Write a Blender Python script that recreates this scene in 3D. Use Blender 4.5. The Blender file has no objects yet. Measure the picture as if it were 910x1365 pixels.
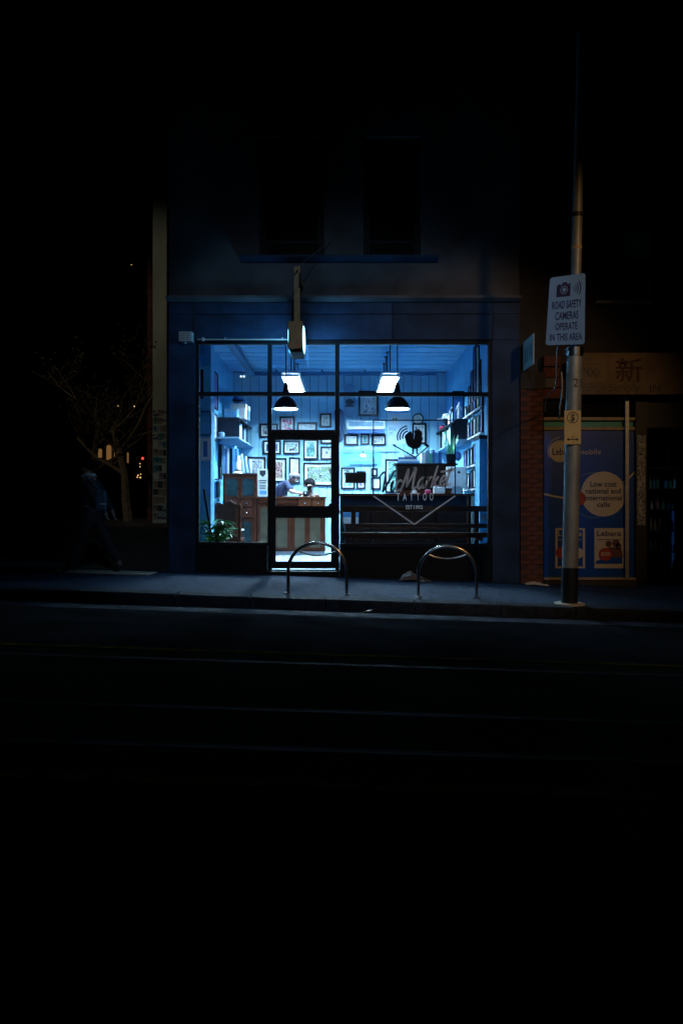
import bpy, bmesh, math, random
from mathutils import Vector, Matrix, Quaternion
random.seed(7)
R = math.radians
S = bpy.context.scene
COL = S.collection

# ------------------------------------------------------------------ camera, world, lamps, exposure
D = 12.0            # camera to shop front, metres
F = 1008.0          # focal length in photo pixels (910 wide)
ZC = 1.07           # eye height above the door step
cam_d = bpy.data.cameras.new("camera")
cam = bpy.data.objects.new("camera", cam_d); COL.objects.link(cam)
cam.location = (0, -D, ZC); cam.rotation_euler = (R(90), 0, 0)
cam_d.sensor_fit = 'HORIZONTAL'; cam_d.sensor_width = 36; cam_d.lens = 36 * F / 910
cam_d.shift_y = -10.5 / 910
cam_d.clip_start = 0.05; cam_d.clip_end = 2000
S.camera = cam

W = bpy.data.worlds.new("World"); S.world = W; W.use_nodes = True
wn = W.node_tree
sky = wn.nodes.new('ShaderNodeTexSky'); sky.sky_type = 'NISHITA'; sky.sun_disc = False
sky.sun_elevation = R(-6); sky.sun_rotation = R(200)
wn.links.new(sky.outputs[0], wn.nodes['Background'].inputs[0])
wn.nodes['Background'].inputs[1].default_value = 0.0008

def spot(name, loc, target, power, col, half, blend, size=0.25):
    l = bpy.data.lights.new(name, 'SPOT'); l.energy = power; l.color = col
    l.spot_size = R(half * 2); l.spot_blend = blend; l.shadow_soft_size = size
    o = bpy.data.objects.new(name, l); COL.objects.link(o); o.location = loc
    o.rotation_euler = (Vector(target) - Vector(loc)).to_track_quat('-Z', 'Y').to_euler()
    return o
# unseen sodium and paler street lamps on the camera's side, cones narrowed to darken the surroundings
spot("sodium_street_lamp_light", (6.6, -12.2, 6.6), (1.9, 0, 1.4), 620, (1.0, .56, .23), 15.5, .55)
spot("white_street_lamp_light", (.6, -14.5, 7.6), (0, 0, 1.5), 480, (.50, .74, 1.0), 16.3, .42)
spot("lane_street_lamp_light", (-10.5, -1.5, 9.5), (-4.9, 7.2, 4.6), 270, (1.0, .90, .68), 21, .5)

S.view_settings.view_transform = 'Standard'; S.view_settings.look = 'None'
S.view_settings.exposure = 0; S.view_settings.gamma = 1
cy = S.cycles
cy.max_bounces = 10; cy.diffuse_bounces = 5; cy.glossy_bounces = 4; cy.transparent_max_bounces = 16
cy.sample_clamp_indirect = 6; cy.caustics_reflective = False; cy.caustics_refractive = False

# ------------------------------------------------------------------ helpers
def X_(px, d): return (px - 455) * (D + d) / F
def Z_(py, d): return ZC + (672 - py) * (D + d) / F
def P(px, py, d): return Vector((X_(px, d), d, Z_(py, d)))
KERB = -2.56
GR = .033
def gz(x, y=0.0): return -.078 - GR * x + .02 * max(min(y, 0), KERB)      # footpath height
def rz(x): return gz(x, KERB) - .13                                       # road height

MATS = {}
def mat(name, col, rough=.6, metal=0.0, var=.18, scale=9.0, bump=0.0, emit=None, es=0.0, stretch=None, spec=.5, coat=0):
    if name in MATS: return MATS[name]
    m = bpy.data.materials.new(name); m.use_nodes = True; t = m.node_tree; b = t.nodes['Principled BSDF']
    b.inputs['Roughness'].default_value = rough; b.inputs['Metallic'].default_value = metal
    b.inputs['Specular IOR Level'].default_value = spec
    if coat: b.inputs['Coat Weight'].default_value = coat
    tc = t.nodes.new('ShaderNodeTexCoord'); mp = t.nodes.new('ShaderNodeMapping')
    t.links.new(tc.outputs['Object'], mp.inputs[0])
    if stretch: mp.inputs['Scale'].default_value = stretch
    nz = t.nodes.new('ShaderNodeTexNoise'); nz.inputs['Scale'].default_value = scale; nz.inputs['Detail'].default_value = 5
    t.links.new(mp.outputs[0], nz.inputs['Vector'])
    cr = t.nodes.new('ShaderNodeValToRGB')
    cr.color_ramp.elements[0].position = .3; cr.color_ramp.elements[1].position = .7
    cr.color_ramp.elements[0].color = tuple(c * (1 - var) for c in col) + (1,)
    cr.color_ramp.elements[1].color = tuple(min(1, c * (1 + var)) for c in col) + (1,)
    t.links.new(nz.outputs[0], cr.inputs[0]); t.links.new(cr.outputs[0], b.inputs['Base Color'])
    if bump:
        n2 = t.nodes.new('ShaderNodeTexNoise'); n2.inputs['Scale'].default_value = scale * 6; n2.inputs['Detail'].default_value = 4
        t.links.new(mp.outputs[0], n2.inputs['Vector'])
        bp = t.nodes.new('ShaderNodeBump'); bp.inputs['Strength'].default_value = bump; bp.inputs['Distance'].default_value = .02
        t.links.new(n2.outputs[0], bp.inputs['Height']); t.links.new(bp.outputs[0], b.inputs['Normal'])
    if emit:
        b.inputs['Emission Color'].default_value = emit + (1,); b.inputs['Emission Strength'].default_value = es
    MATS[name] = m; return m

def printmat(name, cols, scale=14, kind='noise', dist=1.5, seed=0.0):
    """flat printed artwork: patches of ink on paper"""
    m = bpy.data.materials.new(name); m.use_nodes = True; t = m.node_tree; b = t.nodes['Principled BSDF']
    b.inputs['Roughness'].default_value = .5
    tc = t.nodes.new('ShaderNodeTexCoord'); mp = t.nodes.new('ShaderNodeMapping')
    mp.inputs['Location'].default_value = (seed, seed * .7, seed * 1.3)
    t.links.new(tc.outputs['Object'], mp.inputs[0])
    if kind == 'voro':
        n = t.nodes.new('ShaderNodeTexVoronoi'); n.inputs['Scale'].default_value = scale; out = n.outputs['Distance']
    else:
        n = t.nodes.new('ShaderNodeTexNoise'); n.inputs['Scale'].default_value = scale; n.inputs['Detail'].default_value = 3
        n.inputs['Distortion'].default_value = dist; out = n.outputs[0]
    t.links.new(mp.outputs[0], n.inputs['Vector'])
    cr = t.nodes.new('ShaderNodeValToRGB'); cr.color_ramp.interpolation = 'CONSTANT'
    lo, hi = (.0, .62) if kind == 'voro' else (.34, .68)
    els = cr.color_ramp.elements
    for i, c in enumerate(cols):
        p = lo + (hi - lo) * i / max(1, len(cols) - 1)
        if i == 0: e = els[0]; e.position = 0
        elif i == len(cols) - 1: e = els[-1]; e.position = p
        else: e = els.new(p)
        e.color = tuple(c) + (1,)
    t.links.new(out, cr.inputs[0]); t.links.new(cr.outputs[0], b.inputs['Base Color'])
    return m

ORG = {}
def tag(o, label=None, cat=None, group=None, kind=None):
    if label: o['label'] = label
    if cat: o['category'] = cat
    if group: o['group'] = group
    if kind: o['kind'] = kind
    return o
def thing(name, label, cat, loc=(0, 0, 0), group=None):
    o = bpy.data.objects.new(name, None); o.empty_display_size = .1; COL.objects.link(o)
    o.location = loc; ORG[o.name] = Vector(loc)
    return tag(o, label, cat, group)

def catmull(pts, n=6):
    if len(pts) < 3: return [Vector(p) for p in pts]
    p = [Vector(pts[0])] + [Vector(q) for q in pts] + [Vector(pts[-1])]; out = []
    for i in range(1, len(p) - 2):
        a, b, c, d = p[i - 1], p[i], p[i + 1], p[i + 2]
        for k in range(n):
            t = k / n
            out.append(.5 * (2 * b + (c - a) * t + (2 * a - 5 * b + 4 * c - d) * t * t + (3 * b - a - 3 * c + d) * t ** 3))
    out.append(p[-2]); return out

class MB:
    def __init__(s): s.v = []; s.f = []
    def add(s, vs, fs):
        n = len(s.v); s.v += [Vector(v) for v in vs]; s.f += [tuple(i + n for i in f) for f in fs]; return s
    def box(s, x0, x1, y0, y1, z0, z1):
        vs = [(x, y, z) for x in (x0, x1) for y in (y0, y1) for z in (z0, z1)]
        return s.add(vs, [(0, 1, 3, 2), (4, 6, 7, 5), (0, 4, 5, 1), (2, 3, 7, 6), (0, 2, 6, 4), (1, 5, 7, 3)])
    def pbox(s, px0, px1, py0, py1, d0, d1):       # front face seen at these photo pixels at depth d0, extruded straight back
        return s.box(X_(px0, d0), X_(px1, d0), d0, d1, Z_(py1, d0), Z_(py0, d0))
    def bar(s, a, b, w, h=None, up=(0, 0, 1)):
        a = Vector(a); b = Vector(b); h = h or w; t = (b - a).normalized(); u = Vector(up)
        if abs(t.dot(u)) > .95: u = Vector((0, 1, 0))
        r = t.cross(u).normalized(); u = r.cross(t)
        vs = [p + r * (i * w / 2) + u * (j * h / 2) for p in (a, b) for i, j in ((-1, -1), (1, -1), (1, 1), (-1, 1))]
        return s.add(vs, [(3, 2, 1, 0), (4, 5, 6, 7)] + [(i, (i + 1) % 4, (i + 1) % 4 + 4, i + 4) for i in range(4)])
    def tube(s, pts, r, n=8, closed=False):
        pts = [Vector(p) for p in pts]; rs = r if isinstance(r, (list, tuple)) else [r] * len(pts)
        base = len(s.v); prev = None
        for i, p in enumerate(pts):
            t = (pts[min(i + 1, len(pts) - 1)] - pts[max(i - 1, 0)])
            if closed: t = pts[(i + 1) % len(pts)] - pts[i - 1]
            t.normalize()
            if prev is None:
                u = Vector((0, 0, 1)) if abs(t.z) < .9 else Vector((0, 1, 0)); a = t.cross(u).normalized()
            else:
                a = prev - t * prev.dot(t); a = a.normalized() if a.length > 1e-5 else t.orthogonal().normalized()
            prev = a; b = t.cross(a)
            for k in range(n):
                an = 2 * math.pi * k / n
                s.v.append(p + (a * math.cos(an) + b * math.sin(an)) * rs[i])
        m = len(pts)
        for i in range(m if closed else m - 1):
            j = (i + 1) % m
            for k in range(n):
                s.f.append((base + i * n + k, base + i * n + (k + 1) % n, base + j * n + (k + 1) % n, base + j * n + k))
        if not closed:
            s.f.append(tuple(base + k for k in reversed(range(n)))); s.f.append(tuple(base + (m - 1) * n + k for k in range(n)))
        return s
    def lathe(s, c, prof, n=20, axis='Z'):
        base = len(s.v); c = Vector(c)
        for r, h in prof:
            for k in range(n):
                a = 2 * math.pi * k / n; q = (r * math.cos(a), r * math.sin(a), h)
                if axis == 'Y': q = (q[0], q[2], q[1])
                if axis == 'X': q = (q[2], q[0], q[1])
                s.v.append(c + Vector(q))
        for i in range(len(prof) - 1):
            for k in range(n):
                s.f.append((base + i * n + k, base + i * n + (k + 1) % n, base + (i + 1) * n + (k + 1) % n, base + (i + 1) * n + k))
        if prof[0] == prof[-1]: return s
        if prof[0][0] > 1e-4: s.f.append(tuple(base + k for k in reversed(range(n))))
        if prof[-1][0] > 1e-4: s.f.append(tuple(base + (len(prof) - 1) * n + k for k in range(n)))
        return s
    def prism(s, pts, y0, y1):                      # outline in x,z extruded along y
        n = len(pts)
        vs = [(x, y0, z) for x, z in pts] + [(x, y1, z) for x, z in pts]
        return s.add(vs, [tuple(range(n)), tuple(reversed(range(n, 2 * n)))] + [(i, i + n, (i + 1) % n + n, (i + 1) % n) for i in range(n)])
    def prismx(s, pts, x0, x1):                     # outline in y,z extruded along x
        n = len(pts)
        vs = [(x0, y, z) for y, z in pts] + [(x1, y, z) for y, z in pts]
        return s.add(vs, [tuple(range(n)), tuple(reversed(range(n, 2 * n)))] + [(i, i + n, (i + 1) % n + n, (i + 1) % n) for i in range(n)])
    def ribbon(s, pts, w, y, th=.002):              # flat stroke in the x,z plane
        pts = [Vector((p[0], p[1])) for p in pts]; L = []; Rr = []
        ws = w if isinstance(w, (list, tuple)) else [w] * len(pts)
        for i, p in enumerate(pts):
            t = (pts[min(i + 1, len(pts) - 1)] - pts[max(i - 1, 0)])
            t = t.normalized() if t.length > 1e-9 else Vector((1, 0)); nn = Vector((-t.y, t.x)) * ws[i] / 2
            L.append(p + nn); Rr.append(p - nn)
        n = len(pts); vs = [(q.x, y, q.y) for q in L + Rr] + [(q.x, y + th, q.y) for q in L + Rr]; m = 2 * n; fs = []
        for i in range(n - 1):
            fs += [(i, i + 1, n + i + 1, n + i), (m + i, m + n + i, m + n + i + 1, m + i + 1), (i, m + i, m + i + 1, i + 1), (n + i, n + i + 1, m + n + i + 1, m + n + i)]
        fs += [(0, n, m + n, m), (n - 1, m + n - 1, m + 2 * n - 1, 2 * n - 1)]
        return s.add(vs, fs)
    def disc(s, c, r, y0, y1, n=28, rx=None):
        rx = rx or r
        return s.prism([(c[0] + rx * math.cos(2 * math.pi * k / n), c[1] + r * math.sin(2 * math.pi * k / n)) for k in range(n)], y0, y1)
    def ball(s, c, r, n=10, sc=(1, 1, 1)):
        prof = [(max(1e-5, math.sin(math.pi * i / n)), -math.cos(math.pi * i / n)) for i in range(n + 1)]
        b = MB().lathe((0, 0, 0), prof, n + 4)
        return s.add([Vector(c) + Vector((v.x * r * sc[0], v.y * r * sc[1], v.z * r * sc[2])) for v in b.v], b.f)
    def build(s, name, m, parent=None, smooth=False, label=None, cat=None, group=None, kind=None, bevel=0.0, base=True):
        lo = Vector((min(v.x for v in s.v), min(v.y for v in s.v), min(v.z for v in s.v)))
        hi = Vector((max(v.x for v in s.v), max(v.y for v in s.v), max(v.z for v in s.v)))
        o = (lo + hi) / 2
        if not parent and base: o.z = lo.z
        me = bpy.data.meshes.new(name); me.from_pydata([v - o for v in s.v], [], s.f); me.update()
        bm = bmesh.new(); bm.from_mesh(me); bmesh.ops.recalc_face_normals(bm, faces=bm.faces)
        if bevel: bmesh.ops.bevel(bm, geom=bm.edges[:], offset=bevel, segments=1, affect='EDGES', clamp_overlap=True)
        bm.to_mesh(me); bm.free()
        if smooth:
            me.polygons.foreach_set('use_smooth', [True] * len(me.polygons))
            try: me.set_sharp_from_angle(angle=R(40))
            except Exception: pass
        if m: me.materials.append(m)
        ob = bpy.data.objects.new(name, me); COL.objects.link(ob); ORG[ob.name] = o
        if parent: ob.parent = parent; ob.location = o - ORG[parent.name]
        else: ob.location = o
        return tag(ob, label, cat, group, kind)

def piece(o, dx=0, dy=0, dz=0):
    c = o.copy(); COL.objects.link(c); c.location = o.location + Vector((dx, dy, dz))
    ORG[c.name] = ORG[o.name] + Vector((dx, dy, dz)); return c
def copy_tree(o, delta, label=None):
    c = piece(o, *delta)
    if label: c['label'] = label
    for ch in o.children:
        k = ch.copy(); COL.objects.link(k); k.parent = c; ORG[k.name] = ORG[ch.name] + Vector(delta)
        for g in ch.children:
            q = g.copy(); COL.objects.link(q); q.parent = k; ORG[q.name] = ORG[g.name] + Vector(delta)
    return c

DG = None
def text_mb(txt, x0, x1, z0, z1, y, th=.002, shear=0.0, bold=0.0, keep=False):
    """lettering fitted to the rectangle x0..x1, z0..z1 standing on plane y"""
    cu = bpy.data.curves.new("lettering", 'FONT'); cu.body = txt; cu.size = 1; cu.shear = shear; cu.offset = bold
    cu.align_x = 'CENTER'; cu.resolution_u = 3
    o = bpy.data.objects.new("lettering", cu); COL.objects.link(o)
    me = bpy.data.meshes.new_from_object(o.evaluated_get(bpy.context.evaluated_depsgraph_get()))
    vs = [v.co.copy() for v in me.vertices]; fs = [tuple(p.vertices) for p in me.polygons]
    bpy.data.objects.remove(o); bpy.data.curves.remove(cu); bpy.data.meshes.remove(me)
    mb = MB()
    if not vs: return mb.box(x0, x1, y, y + th, z0, z1)
    ax, bx = min(v.x for v in vs), max(v.x for v in vs); ay, by = min(v.y for v in vs), max(v.y for v in vs)
    sx = (x1 - x0) / (bx - ax); sz = (z1 - z0) / (by - ay)
    if keep: sx = sz = min(sx, sz)
    cx, cz = (x0 + x1) / 2, (z0 + z1) / 2
    mb.add([(cx + (v.x - (ax + bx) / 2) * sx, y, cz + (v.y - (ay + by) / 2) * sz) for v in vs], fs)
    return mb

def ptext(txt, px0, px1, py0, py1, d, **k):
    return text_mb(txt, X_(px0, d), X_(px1, d), Z_(py1, d), Z_(py0, d), d, **k)

def skin(name, m, parent, chains, sub=2, smooth=True):
    """one continuous skinned surface from chains of (point, radius)"""
    vs, rs, es, idx, roots = [], [], [], {}, []
    for ch in chains:
        prev = None
        for p, r in ch:
            key = tuple(round(c, 4) for c in p)
            if key not in idx:
                idx[key] = len(vs); vs.append(Vector(p)); rs.append(r)
                if prev is None: roots.append(idx[key])
            if prev is not None and prev != idx[key]: es.append((prev, idx[key]))
            prev = idx[key]
    o = ORG[parent.name]
    me = bpy.data.meshes.new(name); me.from_pydata([v - o for v in vs], es, []); me.update()
    ob = bpy.data.objects.new(name, me); COL.objects.link(ob); ob.parent = parent; ORG[ob.name] = o.copy()
    md = ob.modifiers.new("skin", 'SKIN'); md.use_smooth_shade = smooth
    lay = me.skin_vertices[0].data
    for i, r in enumerate(rs): lay[i].radius = (r, r); lay[i].use_root = i in roots
    sb = ob.modifiers.new("smooth", 'SUBSURF'); sb.levels = sub; sb.render_levels = sub
    me.materials.append(m); ob.location = (0, 0, 0)
    return ob

# ------------------------------------------------------------------ materials
M = dict(
    navy=mat('navy_wall_paint', (.020, .055, .13), .6, var=.5, scale=2.2, bump=.12, spec=.25),
    render=mat('upper_render', (.125, .130, .155), .75, var=.4, scale=1.6, bump=.25),
    frame=mat('dark_frame_paint', (.008, .014, .022), .55, var=.3, scale=12, spec=.2),
    black=mat('black_tile', (.006, .009, .014), .55, var=.3, scale=6, spec=.2),
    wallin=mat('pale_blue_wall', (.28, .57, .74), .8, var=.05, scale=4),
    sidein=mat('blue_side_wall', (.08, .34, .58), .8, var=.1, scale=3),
    ceil=mat('ceiling_boards', (.15, .43, .70), .75, var=.07, scale=5),
    floor=mat('pale_floor', (.34, .40, .46), .35, var=.1, scale=4),
    duct=mat('blue_duct', (.03, .10, .2), .5),
    wood=mat('red_brown_wood', (.052, .011, .003), .5, var=.4, scale=3, stretch=(14, 3, 1.2), bump=.05, spec=.2),
    wood2=mat('orange_wood', (.09, .024, .006), .45, var=.35, scale=3, stretch=(2, 3, 14), bump=.05, spec=.3),
    darkwood=mat('dark_brown_wood', (.014, .006, .0045), .55, var=.4, scale=3, stretch=(10, 3, 1.5), spec=.1),
    slat=mat('bench_timber', (.05, .030, .022), .28, var=.35, scale=4, stretch=(1, 8, 8)),
    blackin=mat('black_lacquer', (.004, .007, .014), .5, var=.2, spec=.12),
    white=mat('white_paint', (.68, .71, .74), .5, var=.05),
    paper=mat('paper', (.58, .6, .58), .7, var=.04),
    pale=mat('pale_blue_card', (.14, .27, .40), .6, var=.1),
    bluebook=mat('blue_cover', (.03, .12, .35), .5), midblue=mat('mid_blue_cover', (.08, .28, .55), .5),
    greenbook=mat('green_cover', (.05, .35, .22), .5), redbook=mat('red_cover', (.5, .04, .10), .5),
    glassd=mat('cabinet_glass', (.012, .026, .026), .2, var=.5, scale=2.5, stretch=(1, 1, 3)),
    steel=mat('brushed_steel', (.62, .60, .56), .22, 1.0, var=.12, scale=20, stretch=(1, 1, 12)),
    chrome=mat('chrome', (.7, .72, .75), .15, 1.0, var=.05),
    rod=mat('black_rod', (.006, .012, .03), .4),
    leaf=mat('leaf', (.07, .27, .06), .4, var=.5, scale=14),
    leaf2=mat('snake_leaf', (.08, .3, .16), .4, var=.5, scale=10),
    terracotta=mat('terracotta', (.35, .15, .08), .8),
    asphalt=mat('footpath_asphalt', (.018, .042, .092), .8, var=.55, scale=14, bump=.6, spec=.25),  # grey asphalt tinted blue: the shop's light spill put into the colour
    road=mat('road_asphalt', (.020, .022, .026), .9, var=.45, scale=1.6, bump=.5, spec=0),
    concrete=mat('track_concrete', (.022, .023, .019), .9, var=.4, scale=1.3, bump=.4, spec=0),
    kerb=mat('bluestone_kerb', (.03, .036, .05), .75, var=.4, scale=9, bump=.5, spec=.1),
    yline=mat('worn_yellow_paint', (.10, .065, .015), .9, var=.7, scale=5, spec=0),
    wline=mat('worn_white_paint', (.11, .12, .14), .9, var=.7, scale=5, spec=0),
    rail=mat('tram_rail_steel', (.03, .033, .04), .75, .12, spec=.05, var=.6, scale=1.2),
    brick=mat('red_brick', (.15, .05, .032), .85, var=.35, scale=7, bump=.4),
    mortar=mat('mortar', (.09, .05, .038), .9),
    pole=mat('galvanised_pole', (.36, .38, .36), .5, .35, var=.3, scale=10, stretch=(1, 1, .25), bump=.1),
    polebase=mat('black_pole_base', (.012, .013, .015), .5),
    signw=mat('cool_lit_white', (.20, .44, .92), .4, var=.05),  # white sheeting with the cool tint of the light put into its colour
    signblue=mat('sign_blue_ink', (.003, .010, .11), .5, var=.05),
    ink=mat('black_ink', (.012, .012, .018), .5, var=.05),
    yellow=mat('yellow_sign', (.75, .55, .22), .5, var=.1),
    ochre=mat('ochre_metal', (.62, .40, .16), .5, var=.2, scale=12, bump=.05),
    adblue=mat('ad_blue', (.002, .075, .42), .35, var=.12, scale=1.5),
    adcream=mat('ad_cream', (.62, .56, .46), .5, var=.06),
    adred=mat('ad_red', (.4, .04, .03), .5),
    signb=mat('faded_signboard', (.20, .14, .09), .7, var=.25, scale=4),
    signred=mat('faded_red', (.07, .022, .02), .7),
    timber=mat('cream_timber', (.42, .33, .2), .6, var=.2),
    darkwall=mat('dark_neighbour_wall', (.05, .045, .042), .85, var=.3, scale=2, bump=.2),
    pillar=mat('pillar_concrete', (.42, .46, .40), .85, var=.3, scale=1.5, stretch=(1, 1, .4), bump=.3),
    dirt=mat('lane_ground', (.10, .085, .07), .9, var=.4, scale=1.2, bump=.5),
    bark=mat('bark', (.22, .16, .10), .9, var=.4, scale=10),
    skinm=mat('light_skin', (.24, .145, .14), .55, var=.1), skin2=mat('brown_skin', (.12, .06, .045), .55, var=.1),
    hair=mat('black_hair', (.004, .004, .006), .9, spec=.1), grey=mat('grey_hair', (.15, .145, .18), .7),
    denim=mat('navy_cloth', (.002, .010, .045), .85, var=.3, scale=20), dcloth=mat('dark_cloth', (.015, .017, .025), .9),
    wcloth=mat('white_cloth', (.75, .77, .78), .85), bluecl=mat('blue_grey_cloth', (.06, .10, .16), .85),
    news=printmat('newsprint', [(.16, .11, .09), (.05, .04, .04), (.2, .14, .11)], 30),
    alu=mat('aluminium', (.45, .48, .5), .4, .6),
    tyre=mat('tyre', (.01, .01, .01), .8), carp=mat('dark_car_paint', (.012, .014, .02), .25, coat=1),
    teal=mat('teal_paint', (.10, .42, .40), .6, var=.1),
    farwall=mat('far_wall', (.03, .026, .022), .9),
)
def emat(name, col, s):
    m = bpy.data.materials.new(name); m.use_nodes = True; t = m.node_tree
    e = t.nodes.new('ShaderNodeEmission'); e.inputs[0].default_value = col + (1,); e.inputs[1].default_value = s
    nz = t.nodes.new('ShaderNodeTexNoise'); nz.inputs['Scale'].default_value = 3
    t.links.new(e.outputs[0], t.nodes['Material Output'].inputs[0]); return m
M['tube'] = emat('fluorescent_tube', (.58, .85, 1.0), 430)
M['bulb'] = emat('pendant_bulb', (.40, .72, 1.0), 100)
M['lightbox'] = emat('lightbox_face', (.18, .60, 1.0), 10.0)
M['dimbulb'] = emat('spot_bulb', (.6, .8, 1.0), 2.0)
M['amber'] = emat('amber_window', (1.0, .48, .14), .16)
M['amberdot'] = emat('amber_lamp', (1.0, .62, .2), 1.3)
M['reddot'] = emat('red_signal', (1.0, .06, .03), 1.6)
M['bluestrip'] = emat('fridge_strip', (.03, .10, .35), .08)
M['storelamp'] = emat('store_lamp', (.25, .7, .9), 3.5)
def glass(name, tint=(.96, .98, 1), refl=.5):
    m = bpy.data.materials.new(name); m.use_nodes = True; t = m.node_tree; t.nodes.remove(t.nodes['Principled BSDF'])
    a = t.nodes.new('ShaderNodeBsdfTransparent'); a.inputs[0].default_value = tint + (1,)
    g = t.nodes.new('ShaderNodeBsdfGlossy'); g.inputs['Roughness'].default_value = .02
    fr = t.nodes.new('ShaderNodeFresnel'); fr.inputs[0].default_value = 1.45
    mu = t.nodes.new('ShaderNodeMath'); mu.operation = 'MULTIPLY'; mu.inputs[1].default_value = refl
    mx = t.nodes.new('ShaderNodeMixShader')
    t.links.new(fr.outputs[0], mu.inputs[0]); t.links.new(mu.outputs[0], mx.inputs[0])
    t.links.new(a.outputs[0], mx.inputs[1]); t.links.new(g.outputs[0], mx.inputs[2]); t.links.new(mx.outputs[0], t.nodes['Material Output'].inputs[0])
    return m
M['glass'] = glass('window_glass')
M['darkglass'] = mat('dark_window_glass', (.006, .007, .009), .1)
def vinyl():
    m = bpy.data.materials.new('grey_vinyl'); m.use_nodes = True; t = m.node_tree; b = t.nodes['Principled BSDF']
    b.inputs['Base Color'].default_value = (.84, .88, .95, 1); b.inputs['Roughness'].default_value = .7
    tr = t.nodes.new('ShaderNodeBsdfTranslucent'); tr.inputs[0].default_value = (.6, .6, .62, 1); mx = t.nodes.new('ShaderNodeMixShader'); mx.inputs[0].default_value = .16
    t.links.new(b.outputs[0], mx.inputs[1]); t.links.new(tr.outputs[0], mx.inputs[2]); t.links.new(mx.outputs[0], t.nodes['Material Output'].inputs[0])
    return m
M['vinyl'] = vinyl()
M['vinyldark'] = mat('dark_vinyl', (.012, .022, .04), .7, var=.1, spec=.2)

# ------------------------------------------------------------------ ground, road, kerb
def sheet(name, m, xs, ys, fz, kind='structure'):
    mb = MB(); nx, ny = len(xs), len(ys)
    vs = [(x, y, fz(x, y)) for x in xs for y in ys]
    fs = [(i * ny + j, (i + 1) * ny + j, (i + 1) * ny + j + 1, i * ny + j + 1) for i in range(nx - 1) for j in range(ny - 1)]
    mb.add(vs, fs); return mb.build(name, m, kind=kind)
def lin(a, b, n): return [a + (b - a) * i / n for i in range(n + 1)]
sheet('ground', M['dirt'], [-400, -20, 20, 400], [-400, -13, -12.5, 500], lambda x, y: -1.3 if abs(x) < 50 else -1.3)
sheet('road', M['road'], [-40, -10, 0, 10, 40], [-30, -5.42, KERB - .55], lambda x, y: rz(x))
sheet('tram_track_bed', M['concrete'], [-40, -10, 0, 10, 40], [-9.2, -5.46], lambda x, y: rz(x) + .004)
sheet('gutter', M['kerb'], [-40, -10, 0, 10, 40], [KERB - .55, KERB - .02], lambda x, y: rz(x) + .004)
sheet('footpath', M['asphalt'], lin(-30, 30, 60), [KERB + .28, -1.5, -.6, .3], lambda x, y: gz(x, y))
def lanez(x, y):
    base = gz(max(x, -8), 0); t = min(max(y / 7.0, 0), 1)
    return base * (1 - t) + .6 * t
sheet('side_lane', M['dirt'], [-60, -20, -8, -6, -4, -2.75], [.02, 1, 2, 3.5, 5, 7, 20, 90], lambda x, y: lanez(x, y) - .004)
# kerb of separate bluestone blocks
kb = tag(bpy.data.objects.new('kerb', None), kind='structure'); COL.objects.link(kb); ORG['kerb'] = Vector((0, 0, 0))
x = -9.0
while x < 9:
    w = random.uniform(.92, 1.15); mb = MB(); g = .012
    y0, y1 = KERB - .02 + random.uniform(-.004, .004), KERB + .28
    for xx in (x + g / 2, x + w - g / 2):
        pass
    a, b = x + g / 2, x + w - g / 2; dz = random.uniform(-.004, .004)
    prof = lambda xx: [(y0, rz(xx) - .1), (y0, gz(xx, KERB) - .02 + dz), (y0 + .025, gz(xx, KERB) + .003 + dz), (y1, gz(xx, KERB + .28) + .003 + dz), (y1, rz(xx) - .1)]
    pa, pb = prof(a), prof(b)
    mb.add([(a, *p) for p in pa] + [(b, *p) for p in pb], [(4, 3, 2, 1, 0), (5, 6, 7, 8, 9)] + [(i, (i + 1) % 5, (i + 1) % 5 + 5, i + 5) for i in range(5)])
    mb.build('kerb_stone', M['kerb'], kb); x += w
def strip(name, m, y0, y1, dz, x0=-30, x1=30, label=None):
    return MB().add([(x0, y0, rz(x0) + dz), (x1, y0, rz(x1) + dz), (x1, y1, rz(x1) + dz), (x0, y1, rz(x0) + dz)], [(0, 1, 2, 3)]).build(name, m, kind='structure')
strip('edge_line', M['wline'], -3.06, -3.01, .008, -3.4, 30)
strip('lane_line', M['yline'], -5.42, -5.33, .008)
strip('lane_line', M['yline'], -8.5, -8.40, .010)
def rail(y):
    mb = MB()
    for a in (-.035, .025):
        z0, z1 = rz(-30), rz(30)
        mb.add([(-30, y + a, z0 + .009), (30, y + a, z1 + .009), (30, y + a + (.05 if a < 0 else .015), z1 + .009), (-30, y + a + (.05 if a < 0 else .015), z0 + .009)], [(0, 1, 2, 3)])
    return mb.build('tram_rail', M['rail'], kind='structure')
for y in (-5.78, -7.2, -7.95): rail(y)
# pale tactile strip at the lane corner
mb = MB(); tp = tag(bpy.data.objects.new('paving_strip', None), kind='structure'); COL.objects.link(tp); ORG['paving_strip'] = Vector((0, 0, 0))
for i in range(6):
    a = X_(72, -.55) + i * .245; b = a + .238; sk = .06
    MB().add([(a, -.72, gz(a, -.72) + .004), (b, -.72, gz(b, -.72) + .004), (b + sk, -.38, gz(b, -.38) + .004), (a + sk, -.38, gz(a, -.38) + .004),
              (a, -.72, gz(a, -.72) + .02), (b, -.72, gz(b, -.72) + .02), (b + sk, -.38, gz(b, -.38) + .02), (a + sk, -.38, gz(a, -.38) + .02)],
             [(0, 3, 2, 1), (4, 5, 6, 7), (0, 1, 5, 4), (1, 2, 6, 5), (2, 3, 7, 6), (3, 0, 4, 7)]).build('paving_tile', M['adcream'], tp)

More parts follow.
